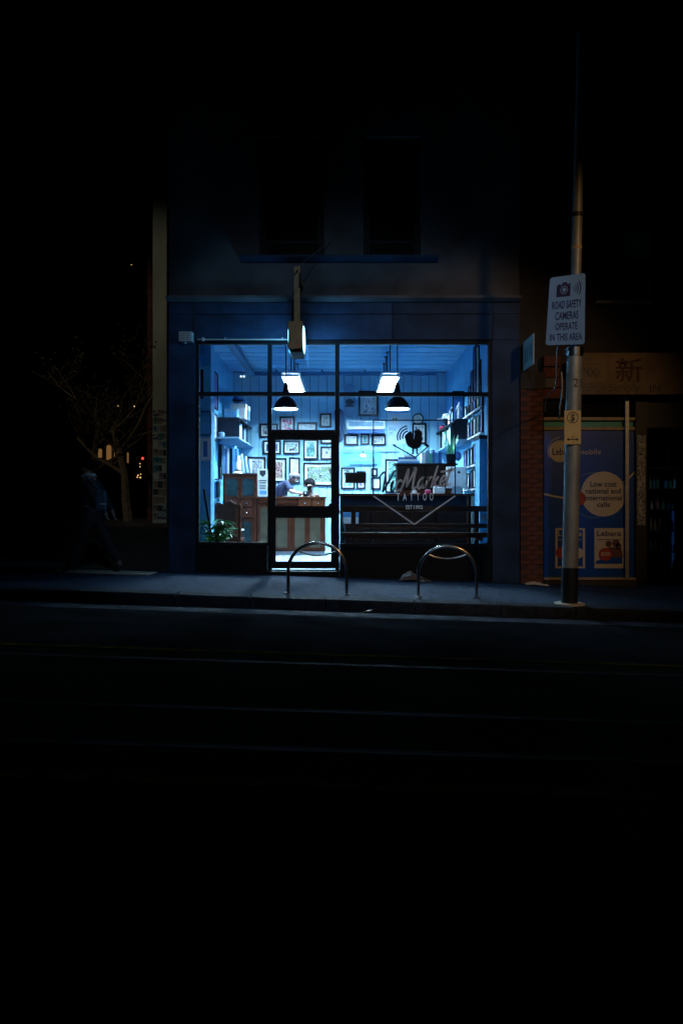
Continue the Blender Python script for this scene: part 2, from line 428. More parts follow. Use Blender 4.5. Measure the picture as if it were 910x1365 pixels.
# ------------------------------------------------------------------ the shop building
B = thing('shop_building', 'dark navy tattoo shop with a wide lit window and panelled fascia', 'building', (0, 0, -.1))
def bpart(name, m, *boxes, **k):
    mb = MB()
    for b in boxes: mb.pbox(*b)
    return mb.build(name, m, B, **k)
XL, XR = X_(226, 0), X_(691, 0)
GB = -.35                                                    # footing below footpath
# pilasters and plinth
MB().box(XL, X_(261, 0), -.06, .3, GB, Z_(404, 0)).build('pilaster', M['navy'], B)
MB().box(X_(655, 0), XR, -.06, .3, GB, Z_(404, 0)).build('pilaster', M['navy'], B)
MB().box(X_(261, 0), X_(356, 0), -.02, .25, GB, Z_(728, 0)).build('plinth', M['black'], B)
MB().box(X_(452.5, 0), X_(655, 0), -.02, .25, GB, Z_(730, 0)).build('plinth', M['black'], B)
MB().box(X_(259, 0), X_(357, 0), -.05, .2, Z_(728, 0) + .002, Z_(724.5, 0)).build('window_sill', M['frame'], B)
MB().box(X_(452.5, 0), X_(655, 0), -.05, .2, Z_(730, 0) + .002, Z_(726.5, 0)).build('window_sill', M['frame'], B)
MB().box(X_(357, 0) + .003, X_(452, 0) - .003, -.1, .3, -.3, 0.0).build('door_step', M['black'], B)
# fascia panels, each a board with a joint
for px0, px1 in ((227, 257), (259.2, 389), (390, 522), (523, 654), (656, 690)):
    for py0, py1 in ((405, 419.3), (420.7, 453.5)):
        MB().box(X_(px0, 0) + .004, X_(px1, 0), -.075, -.062, Z_(py1, 0), Z_(py0, 0)).build('fascia_panel', M['navy'], B)
MB().box(XL + .002, XR - .002, -.0605, .3, Z_(454, 0), Z_(404, 0) - .002).build('fascia_backing', M['frame'], B) if False else None
MB().box(X_(261, 0) + .003, X_(655, 0) - .003, -.055, .25, Z_(454, 0), Z_(404, 0)).build('fascia_backing', M['frame'], B)
MB().prismx([(-.2, Z_(398, 0)), (-.2, Z_(401, 0)), (-.12, Z_(404, 0)), (.3, Z_(404, 0)), (.3, Z_(396, 0)), (-.1, Z_(396, 0))], XL - .02, XR + .0).build('cornice', M['render'], B)
# upper wall, with two window openings cut as separate wall blocks
ZT = 9.5
zc = Z_(396, 0)
xs = [XL, X_(346, 0), X_(432, 0), X_(484, 0), X_(560, 0), XR]
zo, zt = Z_(342, 0), 6.9
mb = MB()
mb.box(XL, XR, -.04, .3, zc, zo); mb.box(XL, XR, -.04, .3, zt, ZT)
for a, b in ((0, 1), (2, 3), (4, 5)): mb.box(xs[a], xs[b], -.04, .3, zo, zt)
mb.build('upper_wall', M['render'], B)
MB().prismx([(-.18, Z_(344, 0)), (-.18, Z_(347, 0)), (-.11, Z_(350.5, 0)), (-.042, Z_(350.5, 0)), (-.042, Z_(343, 0))], X_(322, 0), X_(583, 0)).build('upper_sill_band', M['navy'], B)
for a, b in ((1, 2), (3, 4)):
    fr = MB()
    x0, x1 = xs[a] + .002, xs[b] - .002
    fr.box(x0, x0 + .1, .04, .2, zo, zt); fr.box(x1 - .1, x1, .04, .2, zo, zt); fr.box(x0 + .1, x1 - .1, .04, .2, Z_(323, 0), Z_(319, 0)); fr.box(x0 + .1, x1 - .1, .04, .2, zt - .1, zt); fr.box(x0 + .1, x1 - .1, .05, .2, 6.1, 6.16)
    f = fr.build('upper_window', M['frame'], B)
    MB().box(x0 + .1, x1 - .1, .06, .18, zo, Z_(323, 0)).build('apron_board', M['darkwood'], f)
    MB().box(x0 + .1, x1 - .1, .12, .13, Z_(319, 0), zt - .1).build('pane', M['darkglass'], f)
MB().box(XL, XR, 6.0, 6.2, -.2, ZT).build('rear_wall', M['render'], B)
MB().box(XL, XL + .1, .3, 6.0, -.2, ZT).build('side_wall', M['render'], B)
MB().box(XR - .1, XR, .3, 6.0, -.2, ZT).build('side_wall', M['render'], B)
MB().box(XL, XR, -.04, 6.2, ZT, ZT + .1).build('roof', M['render'], B)

# shop window frame
FY0, FY1 = -.03, .06
def bars(name, rects, m=M['frame'], y0=FY0, y1=FY1, parent=B):
    mb = MB()
    for px0, px1, py0, py1 in rects: mb.box(X_(px0, 0), X_(px1, 0), y0, y1, Z_(py1, 0), Z_(py0, 0))
    return mb.build(name, m, parent)
bars('window_head', [(261, 655, 454.2, 458.8)], y0=-.034)
bars('window_jamb', [(261.2, 265.5, 459, 724.3)]); bars('window_jamb', [(650.3, 654.8, 459, 726.3)])
bars('mullion', [(356.8, 362.3, 459, 760)]); bars('mullion', [(446.7, 452.2, 459, 760)])
bars('transom_bar', [(265.7, 356.6, 522.5, 527.6)]); bars('transom_bar', [(362.5, 446.5, 522.5, 527.6)]); bars('transom_bar', [(452.4, 650.1, 522.9, 528)])
bars('door_head', [(362.5, 446.5, 573, 579.4)])
bars('floor_track', [(265.7, 356.6, 722.7, 724.4), (452.4, 650.1, 724.8, 726.4)])
panes = []
for nm, r in (('pane', (265.6, 356.7, 459, 522.4)), ('pane', (265.6, 356.7, 527.7, 722.6)), ('pane', (362.4, 446.6, 459, 522.4)), ('pane', (362.4, 446.6, 527.7, 572.9)), ('pane', (452.3, 650.2, 459, 522.8)), ('pane', (452.3, 650.2, 528.1, 724.7))):
    panes.append(bars(nm, [r], M['glass'], .008, .014))
shop_pane = panes[-1]
# door: stiles and rails, two panes, handle
db = MB()
for px0, px1, py0, py1 in ((362.33, 367.3, 579.43, 757.5), (441, 446.68, 579.43, 757.5)):
    db.box(X_(px0, 0), X_(px1, 0), -.02, .03, Z_(py1, 0), Z_(py0, 0))
for py0, py1 in ((579.43, 586.4), (674.6, 690.6), (748.6, 757.5)):
    db.box(X_(367.3, 0), X_(441, 0), -.019, .029, Z_(py1, 0), Z_(py0, 0))
door = db.build('door', M['frame'], B)
MB().box(X_(367.3, 0), X_(441, 0), .004, .01, Z_(674.6, 0), Z_(586.4, 0)).build('pane', M['glass'], door)
MB().box(X_(367.3, 0), X_(441, 0), .004, .01, Z_(748.6, 0), Z_(690.6, 0)).build('pane', M['glass'], door)
MB().box(X_(438, 0), X_(441.4, 0), -.05, -.021, Z_(679, 0), Z_(671, 0)).box(X_(435, 0), X_(440, 0), -.07, -.051, Z_(676, 0), Z_(674, 0)).build('handle', M['frame'], door)

# interior shell
FZ = .02; BW = 6.0 - .03; XWL, XWR = -2.57, 2.49; CZ = ZC + 175 * 18 / F
MB().box(XL + .1, XR - .1, .07, 6.0, -.2, FZ).build('shop_floor', M['floor'], B)
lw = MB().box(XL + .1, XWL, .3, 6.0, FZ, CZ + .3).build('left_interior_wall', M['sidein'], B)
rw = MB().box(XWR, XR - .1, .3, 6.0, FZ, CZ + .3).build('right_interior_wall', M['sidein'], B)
bwall = MB().box(XWL, XWR, 5.985, 5.998, FZ, CZ).build('back_interior_wall', M['duct'], B)  # dark backing colour puts shade into the gaps between boards
w = (XWR - XWL) / 25
b0 = MB().box(XWL + .006, XWL + w - .006, 5.97, 5.985, FZ, CZ).build('board', M['wallin'], bwall)
for i in range(1, 25): piece(b0, w * i)
cl = MB().box(XWL, XWR, .3, 5.998, CZ + .014, CZ + .03).build('ceiling', M['duct'], B)  # backing darkened so the gaps between ceiling boards read as shadow
bd = .45
c0 = MB().box(XWL, XWR, .35 + .028, .35 + bd - .028, CZ - .012, CZ + .012).build('ceiling_board', M['ceil'], cl)
n = int((5.95 - .35) / bd)
for i in range(1, n): piece(c0, 0, bd * i)
MB().box(X_(261, 0), X_(655, 0), .255, .3, Z_(454, 0), CZ + .1).build('inner_lintel', M['sidein'], B)
# a pier standing in the front left corner, a lower one at right
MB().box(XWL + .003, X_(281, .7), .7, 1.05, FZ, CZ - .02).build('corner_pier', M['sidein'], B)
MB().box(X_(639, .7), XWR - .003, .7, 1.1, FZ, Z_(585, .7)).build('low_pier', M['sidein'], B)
MB().box(X_(638, .69), XWR - .003, .68, 1.12, Z_(585, .7) + .002, Z_(580, .7)).build('pier_cap', M['blackin'], B)
# wall heater/pipe along ceiling
pp = MB(); a = P(299, 450, 2.2); hz = 3.02 + ZC; xx = -2.07
pp.bar((xx, .5, hz), (xx, 5.55, hz), .13, .1); pp.bar((xx - .065, 5.5, hz), (2.2, 5.5, hz), .07, .09)
for hx in (-1.5, -.45, .55): pp.bar((hx, 5.5, hz), (hx, 5.5, CZ - .01), .04)
pp.build('ceiling_duct', M['duct'], B)

# ------------------------------------------------------------------ lettering on the glass
LY = -.0005
def gl(mb, name, m='vinyl'): return mb.build(name, M[m], shop_pane)
STROKES = {
 'V': (1.35, [[(-.25, 1.45), (-.05, 1.8), (.2, 1.85), (.32, 1.4), (.42, 0)], [(.42, 0), (.75, .9), (1.05, 1.75), (1.3, 1.95)]]),
 'i': (.5, [[(-.1, .5), (.08, 1), (.02, .25), (.18, 0), (.45, .3)], [(.12, 1.35), (.14, 1.5)]]),
 'c': (.72, [[(.55, .78), (.38, 1), (.1, .8), (.02, .4), (.22, 0), (.7, .3)]]),
 'M': (1.75, [[(-.1, .1), (.05, 0), (.25, .9), (.42, 1.95), (.55, .9), (.62, .25)], [(.62, .25), (.9, 1.1), (1.2, 1.98), (1.22, 1.1), (1.3, .15), (1.45, 0), (1.65, .25)]]),
 'a': (.88, [[(.62, .85), (.38, 1), (.08, .65), (.08, .15), (.3, .02), (.55, .4), (.66, .95), (.6, .3), (.7, .02), (.9, .25)]]),
 'r': (.68, [[(0, 0), (.08, .6), (.12, 1), (.16, .7), (.35, .95), (.55, 1)]]),
 'k': (.82, [[(0, 0), (.08, .9), (.2, 2.0)], [(.08, .45), (.35, .7), (.52, 1)], [(.22, .58), (.42, .12), (.75, .1)]]),
 'e': (.66, [[(.06, .42), (.45, .6), (.46, .92), (.26, 1), (.04, .6), (.1, .12), (.36, 0), (.66, .3)]]),
 't': (.7, [[(.22, 1.75), (.08, .6), (.1, .12), (.28, 0), (.6, .25)], [(-.85, 1.38), (.1, 1.42), (.75, 1.5)]]),
}
def script(word, px, py, hx, rise, gap, name, w, m='vinyl'):
    mb = MB(); x = px
    for ch in word:
        adv, st = STROKES[ch]
        for s in st:
            pts = catmull([(q[0], q[1], 0) for q in s], 6); out = []
            for p in pts:
                ux = x + (p.x + .25 * p.y) * hx; uy = py - p.y * 14.2 - (ux - px) * rise
                out.append((X_(ux, 0), Z_(uy, 0)))
            n_ = len(out)
            ws = [w * (.75 + .35 * math.sin(math.pi * min(1, (i + 1) / n_))) / 84 for i in range(n_)]
            mb.ribbon(out, ws, LY, .003)
        x += adv * hx * gap
    gl(mb, name, m); return x
script('Vi', 504, 657, 13.6, .10, .86, 'script_lettering', 2.8, 'vinyldark'); script('c', 525.6, 655, 13.6, .10, .86, 'script_lettering', 2.5)
script('Market', 533, 654, 12.6, .10, 1.0, 'script_lettering', 2.7)
for i, ch in enumerate('TATTOO'): gl(ptext(ch, 528 + i * 8.9, 532.8 + i * 8.9, 657.2, 667, LY), 'letter')
gl(ptext('EST', 541, 549.5, 673.5, 678.5, LY), 'block_lettering'); gl(ptext('1992', 551.5, 563, 673.5, 678.5, LY), 'block_lettering')
fr = MB()
for a, b in (((606.5, 661), (552, 699)), ((552, 699), (497.5, 661))): fr.ribbon([(X_(a[0], 0), Z_(a[1], 0)), (X_(b[0], 0), Z_(b[1], 0))], 1.9 / 84, LY, .003)
gl(fr, 'outline_border')
fr = MB(); pl = [(497.5, 661), (497.5, 560), (606.5, 560), (606.5, 661)]
for a, b in zip(pl, pl[1:]): fr.ribbon([(X_(a[0], 0), Z_(a[1], 0)), (X_(b[0], 0), Z_(b[1], 0))], 1.7 / 84, LY, .003)
gl(fr, 'outline_border', 'vinyldark')
def cp(pts): return [(X_(440 + x / 4.136, 0), Z_(440 + y / 4.136, 0)) for x, y in pts]
ro = MB()
ro.prism(cp([(413, 600), (417, 578), (430, 562), (446, 556), (453, 575), (456, 600), (462, 600), (466, 572), (462, 556), (467, 549), (473, 553), (476, 543), (482, 549), (489, 541), (493, 551), (502, 558), (508, 572), (504, 580), (507, 600), (503, 628), (492, 648), (483, 652), (481, 672), (489, 684), (474, 683), (473, 655), (462, 655), (463, 672), (459, 684), (447, 682), (455, 672), (450, 652), (430, 640), (420, 625)]), LY, LY + .003)
for r_ in (18, 33, 48, 62):
    pts = [(432 - r_ * math.cos(t), 590 - r_ * math.sin(t)) for t in [math.radians(a) for a in range(-18, 92, 10)]]
    ro.ribbon(cp(pts), 8.0 / 4.136 / 84, LY, .003)
gl(ro, 'rooster_emblem', 'vinyldark')
av = MB()
av.ribbon(cp([(345, 632), (470, 702)]), 1.7 / 84, LY, .003); av.ribbon(cp([(470, 702), (545, 636)]), 1.7 / 84, LY, .003)
av.prism(cp([(340, 627), (364, 632), (354, 645)]), LY, LY + .003); av.prism(cp([(515, 632), (530, 622), (548, 640), (532, 646)]), LY, LY + .003)
gl(av, 'arrow_emblem', 'vinyldark')

# ------------------------------------------------------------------ signs and fixtures on the shop front
# projecting lightbox sign
s0, s1 = -.93, -.2
sx0, sx1 = X_(384, s0), X_(403.2, s0); z0, z1 = Z_(463.6, s0), Z_(427.5, s0)
LS = thing('lightbox_sign', 'lit projecting box sign on an ochre post above the shop door', 'sign', (sx0, s0, z0))
MB().box(sx0, sx1, s0, s1, z0, z1).build('housing', M['ochre'], LS, bevel=.006)
for xa, sg in ((sx1 + .002, 1), (sx0 - .002, -1)):
    mb = MB(); n = 12; prof = []
    # bulged oval acrylic face
    rings = []
    for i, (k, bul) in enumerate(((1, 0), (.97, .004), (.75, .007), (.4, .008))):
        rings.append([(xa + sg * bul, (s0 + s1) / 2 + math.cos(2 * math.pi * q / 28) * k * (s1 - s0) * .47, (z0 + z1) / 2 + math.sin(2 * math.pi * q / 28) * k * (z1 - z0) * .49) for q in range(28)])
    vs = [v for rr in rings for v in rr]; fs = []
    for i in range(3):
        for q in range(28): fs.append((i * 28 + q, i * 28 + (q + 1) % 28, (i + 1) * 28 + (q + 1) % 28, (i + 1) * 28 + q))
    fs.append(tuple(range(84, 112)))
    mb.add(vs, fs).build('lit_face', M['lightbox'], LS, smooth=True)
px0, px1 = X_(391.8, s0 + .02), X_(399.6, s0 + .02); zt_ = Z_(366, s0 + .02)
MB().prism([(px0, z1 + .002), (px1, z1 + .002), (px1, Z_(383, s0)), (px1 - .02, Z_(383, s0)), (px1 - .02, zt_ + .06), (px0, zt_ - .03)], s0 + .02, s0 + .1).build('post', M['ochre'], LS)
MB().bar(((px0 + px1) / 2, s0 + .06, Z_(357, s0)), ((px0 + px1) / 2, -.045, Z_(357, s0)), px1 - px0 + .005).build('bracket_arm', M['ochre'], LS)
MB().tube([((px0 + px1) / 2, s0 + .05, Z_(366, s0)), ((px0 + px1) / 2, s0 + .05, Z_(359, s0))], .018).build('pivot', M['frame'], LS)
MB().tube([((px0 + px1) / 2, s0 + .1, Z_(352.5, s0)), (X_(441, 0), -.045, Z_(322, 0))], .006, 6).build('stay_wire', M['alu'], LS)
MB().box(sx0 + .03, sx1 - .01, s0 + .1, s1 - .05, z0 - .035, z0 - .002).build('ballast_tray', M['frame'], LS)
# security light
fl = thing('security_light', 'white louvred security light on the left pilaster', 'light', P(248, 455, -.2))
MB().pbox(238, 256, 441.5, 454.5, -.2, -.062).build('housing', M['white'], fl, bevel=.006)
for i in range(2):
    for j in range(4): MB().pbox(240.5 + i * 6.6, 245.5 + i * 6.6, 443.6 + j * 2.6, 445.2 + j * 2.6, -.206, -.201).build('louvre', M['alu'], fl)
MB().tube([P(247, 455, -.13), P(247, 458, -.13)], .02).build('sensor', M['white'], fl)
rl = thing('awning_rail', 'thin white rail with a ball end above the left window', 'rail', P(266, 452, -.2))
MB().tube([P(263, 452.3, -.12), P(383, 452.3, -.12)], .012, 8).build('rail', M['white'], rl)
MB().ball(P(270.5, 452, -.12), .032, 8).build('ball_end', M['white'], rl, smooth=True)
for q in (300, 376): MB().bar(P(q, 451.5, -.12), P(q, 451.5, -.075), .02, .04).build('rail_bracket', M['white'], rl)
# plate sign on the neighbour's corner, edge of frame towards the street
pl_ = thing('plate_sign', 'small white plate sign projecting from the corner by the brick pier', 'sign', (2.87, -.7, 3.17))
MB().box(2.87, 2.885, -.68, -.03, 3.17, 3.63).build('plate', M['white'], pl_)
for i in range(4): MB().box(2.866, 2.8695, -.60 + i * .13, -.56 + i * .13, 3.27, 3.5).build('text_line', M['pale'], pl_)
MB().box(2.86, 2.895, -.03, .05, 3.2, 3.6).build('bracket', M['frame'], pl_)

# ------------------------------------------------------------------ lights in the shop
def ceiling_fixture(x, y0, y1, label):
    z = ZC + 2.43
    t = thing('fluorescent_light', label, 'ceiling light', (x, (y0 + y1) / 2, z), 'suspended fluorescent lights')
    h = MB().box(x - .18, x + .18, y0, y1, z + .066, z + .10)
    h.box(x - .18, x - .165, y0, y1, z, z + .064).box(x + .165, x + .18, y0, y1, z, z + .064).box(x - .164, x + .164, y0, y0 + .012, z, z + .064).box(x - .164, x + .164, y1 - .012, y1, z, z + .064)
    h.build('housing', M['white'], t)
    for s in (-.08, .08): MB().box(x + s - .06, x + s + .06, y0 + .02, y1 - .02, z + .052, z + .063).build('tube', M['tube'], t)
    nb = 8; bl = MB().box(x - .163, x + .163, y0 + .13, y0 + .138, z + .004, z + .048).build('louvre_blade', M['white'], t)
    for k in range(1, nb): piece(bl, 0, (y1 - y0 - .02) / (nb + .2) * k)
    MB().box(x - .005, x + .005, y0 + .013, y1 - .013, z + .0, z + .0035).build('centre_rib', M['white'], t)
    for y in (y0 + .2, y1 - .2): MB().tube([(x, y, z + .10), (x, y, CZ - .013)], .012, 6).lathe((x, y, CZ - .04), [(.035, 0), (.035, .026)], 10).build('rod', M['rod'], t)
ceiling_fixture(-.97, 2.45, 3.62, 'near one of the two fluorescent lights left of the door mullion')
ceiling_fixture(-.97, 3.72, 4.92, 'far one of the two fluorescent lights left of the door mullion')
ceiling_fixture(.94, 2.45, 3.62, 'near one of the two fluorescent lights beside the right pendant lamp')
ceiling_fixture(.94, 3.72, 4.92, 'far one of the two fluorescent lights beside the right pendant lamp')
def pendant(px, label):
    d = 1.0; x = X_(px, d); z = Z_(545, d)
    t = thing('pendant_lamp', label, 'lamp', (x, d, z), 'dome pendant lamps')
    r = .212
    MB().lathe((x, d, z), [(r, 0), (r * .97, .04), (r * .85, .1), (r * .62, .165), (r * .35, .205), (.05, .225), (.055, .30), (.035, .42), (.012, .46), (.010, .45), (.03, .41), (.045, .22), (r * .33, .19), (r * .6, .15), (r * .82, .09), (r * .94, .03), (r * .97, 0), (r, 0)], 28).build('shade', M['blackin'], t, smooth=True)
    MB().lathe((x, d, z + .012), [(.002, 0), (r * .93, 0.002), (r * .93, .012), (.002, .014)], 28).build('diffuser', M['bulb'], t)
    MB().lathe((x, d, z - .004), [(r * 1.01, 0), (r * 1.01, .012), (r * .955, .012), (r * .955, 0), (r * 1.01, 0)], 28).build('rim', M['white'], t)
    MB().tube([(x, d, z + .45), (x, d, CZ - .013)], .009, 6).build('cord', M['rod'], t)
pendant(381, 'black dome pendant lamp seen above the door')
pendant(529.5, 'black dome pendant lamp in front of the fix it poster')
MB().ball(P(321, 501.5, 5.8), .035, 6).build('smoke_alarm', M['white'], label='small white pair of spotlights high on the back wall at left', cat='spotlight') if False else None
sp = thing('wall_spotlight', 'tiny twin spotlight high on the left of the back wall', 'spotlight', P(322, 502, 5.9))
for q in (321, 325): MB().ball(P(q, 501.5, 5.87), .022, 8).build('lamp', M['dimbulb'], sp)
MB().box(X_(320, 5.9), X_(326, 5.9), 5.9, 5.968, Z_(503, 5.9), Z_(500, 5.9)).build('bracket', M['white'], sp)

# ------------------------------------------------------------------ pictures on the back wall
TEAL, DK, INK, PAP = (.06, .36, .36), (.02, .05, .13), (.005, .01, .03), (.42, .45, .44)
PR = [
 printmat('print_bird', [(.6, .62, .6), (.7, .72, .7), (.02, .05, .12), (.25, .45, .2)], 5, seed=1),
 printmat('print_flash', [INK, PAP, (.06, .25, .2), PAP, INK], 9, seed=2),
 printmat('print_teal', [(.01, .09, .11), (.03, .2, .19), (.35, .45, .4), (.04, .18, .2), (.01, .08, .12)], 8, seed=3),
 printmat('print_ink', [PAP, PAP, INK, PAP, (.05, .1, .25), PAP], 11, seed=4),
 printmat('print_violet', [(.02, .03, .13), (.06, .08, .25), (.2, .14, .26), (.01, .02, .09)], 9, seed=5),
 printmat('print_portrait', [PAP, PAP, (.02, .05, .15), (.1, .2, .4)], 7, seed=6),
 printmat('print_floral', [INK, (.16, .2, .05), (.03, .16, .17), (.4, .42, .4), (.015, .05, .13), (.1, .18, .14), INK], 9, seed=7),
 printmat('print_brown', [(.08, .02, .025), (.35, .27, .22), (.1, .04, .04), PAP], 8, seed=8),
 printmat('print_spots', [INK, (.04, .08, .22), PAP, PAP], 9, 'voro', seed=9),
 printmat('print_pale', [PAP, PAP, PAP, (.35, .55, .52), PAP], 12, seed=10),
 printmat('print_red', [(.6, .62, .6), (.5, .05, .12), (.68, .7, .68), (.06, .3, .15), INK], 6, seed=11),
]
def picture(label, px0, py0, px1, py1, pr, mw=2.2, d=5.965, frm=None, depth=.035, cat='picture', fw=.042):
    x0, x1, z0, z1 = X_(px0, d), X_(px1, d), Z_(py1, d), Z_(py0, d)
    t = thing('picture', label, cat, ((x0 + x1) / 2, d, z0), 'framed pictures on the back wall')
    f = MB(); y0 = d - depth
    f.box(x0, x1, y0, d, z1 - fw, z1); f.box(x0, x1, y0, d, z0, z0 + fw); f.box(x0, x0 + fw, y0, d, z0 + fw, z1 - fw); f.box(x1 - fw, x1, y0, d, z0 + fw, z1 - fw)
    f.build('frame', frm or M['blackin'], t)
    MB().box(x0 + fw, x1 - fw, d - .012, d - .004, z0 + fw, z1 - fw).build('mat_board', M['paper'], t)
    m_ = mw * (D + d) / F
    MB().box(x0 + fw + m_, x1 - fw - m_, d - .016, d - .0125, z0 + fw + m_, z1 - fw - m_).build('print', pr, t)
    return t, (x0, x1, z0, z1)
picture('framed print with a green and pink figure just above the door head', 372.5, 555, 393, 583, PR[10], 2)
picture('wide framed pale print half hidden behind the door head', 396, 563, 422.5, 584, PR[9], 2)
picture('small framed print of a dark blue bird high above the door', 426, 551, 441.5, 570, PR[5], 2)
picture('framed print beside the door mullion, level with the door head', 346, 564.5, 370.5, 583.5, PR[3], 1.6)
picture('framed violet print below the one beside the door mullion', 350, 587, 374.6, 606, PR[4], 2.5)
picture('framed sheet of symmetrical flash designs behind the top of the door glass', 377.3, 587, 400, 605.5, PR[1], 1.8)
picture('tall framed teal print behind the top of the door glass', 404, 585, 424, 613, PR[2], 2)
picture('small framed print cut by the top right corner of the door glass', 427, 577, 444, 592, PR[9], 2)
picture('framed print with dark spots at the right edge of the door glass', 427, 595, 444, 613, PR[8], 1.5)
picture('large framed print above the white display card', 329, 609, 354, 641, PR[3], 2.4)
picture('framed brown print behind the grey-haired man', 356, 610.5, 382, 643, PR[7], 3)
picture('framed portrait of a blue head between the brown print and the large colourful one', 385, 609.5, 400, 645, PR[5], 2.4)
picture('large framed colourful floral print behind the dark-haired man', 404, 616.5, 448, 648, PR[6], 3)
picture('framed print of a dark bunch over a pale ground above the air conditioner', 477.5, 521, 504, 554.5, PR[0], 2.5)
picture('framed pale print under the left end of the air conditioner', 459, 579, 477.5, 594, PR[9], 1.8)
picture('small framed dark teal print under the middle of the air conditioner', 480.5, 578, 492, 593, PR[2], .8)
picture('framed print of three figures under the right end of the air conditioner', 494.5, 579, 514, 594, PR[3], 1.5)
picture('framed print below the round clock', 549, 564, 568, 592, PR[5], 2)
picture('framed print behind the hanging black board', 454, 623, 473, 652, PR[1], 1.5)
picture('framed bluish print just right of the hanging black board', 475, 628, 487, 652, PR[4], 1.5)
picture('tiny framed print above the letter V of the window lettering', 494, 624, 503, 635.5, PR[9], 1)
picture('small square framed print behind the letter V of the window lettering', 494, 636, 507.5, 653, PR[9], 2)
picture('tall framed teal print behind the window lettering', 513, 612, 531, 657, PR[2], 1.6)
# pale deck boards and dark skateboard
def deck(label, px0, px1, py0, py1, m, d=5.93):
    x0, x1, z0, z1 = X_(px0, d), X_(px1, d), Z_(py1, d), Z_(py0, d); r = (x1 - x0) / 2; cx = (x0 + x1) / 2
    pts = [(cx + r * math.cos(math.radians(a)), z1 - r + r * math.sin(math.radians(a))) for a in range(0, 181, 15)] + [(cx + r * math.cos(math.radians(a)), z0 + r + r * math.sin(math.radians(a))) for a in range(180, 361, 15)]
    t = thing('skateboard_deck', label, 'skateboard', (cx, d, z0), 'skateboard decks on the back wall')
    MB().prism(pts, d, d + .014).build('deck', m, t)
    for zz in (z0 + .18, z1 - .18): MB().box(cx - r * .7, cx + r * .7, d + .015, d + .038, zz - .03, zz + .03).build('mount', M['rod'], t)
    return t, cx, r, z0, z1
deck('dark skateboard deck hung behind the right mullion of the door', 445.5, 456.5, 544, 590, mat('dark_deck', (.015, .04, .1), .4, var=.6, scale=8))
t, cx, r, z0, z1 = deck('pale blue rounded board high on the wall left of the bunch print', 458, 473.5, 512, 557, M['pale'])
mo = MB(); mo.disc((cx, z1 - .42), .07, 5.922, 5.9285, rx=.1); mo.box(cx - .1, cx + .1, 5.9215, 5.9285, z1 - .54, z1 - .5); mo.build('motif', M['ink'], t)
# air conditioner
ac = thing('air_conditioner', 'white wall air conditioner above the row of three small pictures', 'air conditioner', P(487, 577, 5.75))
MB().pbox(461.5, 513, 560.5, 572, 5.75, 5.968).build('body', M['white'], ac, bevel=.012)
MB().pbox(464, 512, 573.5, 577, 5.78, 5.968).build('outlet', M['bluebook'], ac)
MB().pbox(465, 511, 562, 568, 5.742, 5.748).build('front_grille', M['pale'], ac)
# fix it poster
d = 5.96
fp = thing('poster', 'large pale poster reading fix it behind the right pendant lamp', 'poster', P(531, 592, d))
MB().pbox(516, 546.5, 541, 592, d, d + .006).build('sheet', mat('poster_sheet', (.42, .58, .70), .7, var=.06), fp)
ptext('FIX', 518.5, 528.5, 570, 574.5, d - .003, bold=.02).build('lettering', M['midblue'], fp)
ptext('IT', 518.5, 523.5, 576, 580.5, d - .003, bold=.02).build('lettering', M['midblue'], fp)
MB().pbox(518, 544.5, 546.5, 550, d - .004, d - .001).build('heading_band', M['midblue'], fp)
sk = MB(); cx, cz = X_(526, d), Z_(558, d); q = 18 / F * 1.0
sk.disc((cx, cz), .085, d - .004, d - .002, rx=.075); sk.box(cx - .04, cx + .04, d - .004, d - .002, cz - .12, cz - .06); sk.build('skull_motif', M['paper'], fp)
MB().disc((cx - .03, cz - .005), .022, d - .007, d - .005).disc((cx + .03, cz - .005), .022, d - .007, d - .005).build('eye_sockets', M['ink'], fp)
# clock
ck = thing('wall_clock', 'round white clock with a dark rim on the back wall', 'clock', P(557, 566, d))
c_ = P(557, 558.5, 5.93)
MB().lathe(c_, [(.135, 0), (.135, .03), (.115, .03), (.112, .0), (.135, 0)], 28, 'Y').build('rim', M['blackin'], ck)
MB().lathe(c_ + Vector((0, .012, 0)), [(.001, 0), (.114, 0), (.114, .015), (.001, .015)], 28, 'Y').build('dial', M['paper'], ck)
MB().bar(c_ + Vector((0, .006, 0)), c_ + Vector((.05, .006, .04)), .01, .004).bar(c_ + Vector((0, .0005, 0)), c_ + Vector((-.02, .0005, .085)), .008, .004).build('hands', M['ink'], ck)
# teal framed mirror panel with a small globe lamp
d = 5.95
mr = thing('wall_panel', 'wide teal panel with a pale rim under the three small pictures', 'wall panel', P(481, 622, d))
MB().pbox(454, 508, 599.5, 621.5, d, d + .03).build('panel', M['teal'], mr)
MB().pbox(454, 508, 600.5, 603, d - .03, d - .001).build('top_ledge', M['pale'], mr)
MB().pbox(466, 503, 618, 620, d - .03, d - .001).build('lower_ledge', M['bluebook'], mr)
MB().pbox(466, 503, 611, 615, d - .02, d - .001).build('pale_band', M['pale'], mr)
gp = thing('globe_lamp', 'small white half globe lamp in front of the teal panel', 'lamp', P(484, 608, 5.6))
c_ = P(484, 606.5, 5.6)
MB().lathe(c_, [(.001, -.035), (.04, -.028), (.065, -.005), (.066, .01), (.02, .012), (.001, .012)], 16).build('globe', M['bulb'], gp, smooth=True)
MB().tube([c_ + Vector((0, 0, .012)), c_ + Vector((0, 0, .08))], .015, 8).bar(c_ + Vector((0, 0, .08)), c_ + Vector((0, .35, .08)), .02).build('arm', M['rod'], gp)
MB().pbox(506, 532, 601.7, 603.2, 5.94, 5.968).build('picture_rail', M['duct'], label='thin dark ledge on the back wall right of the teal panel', cat='ledge')
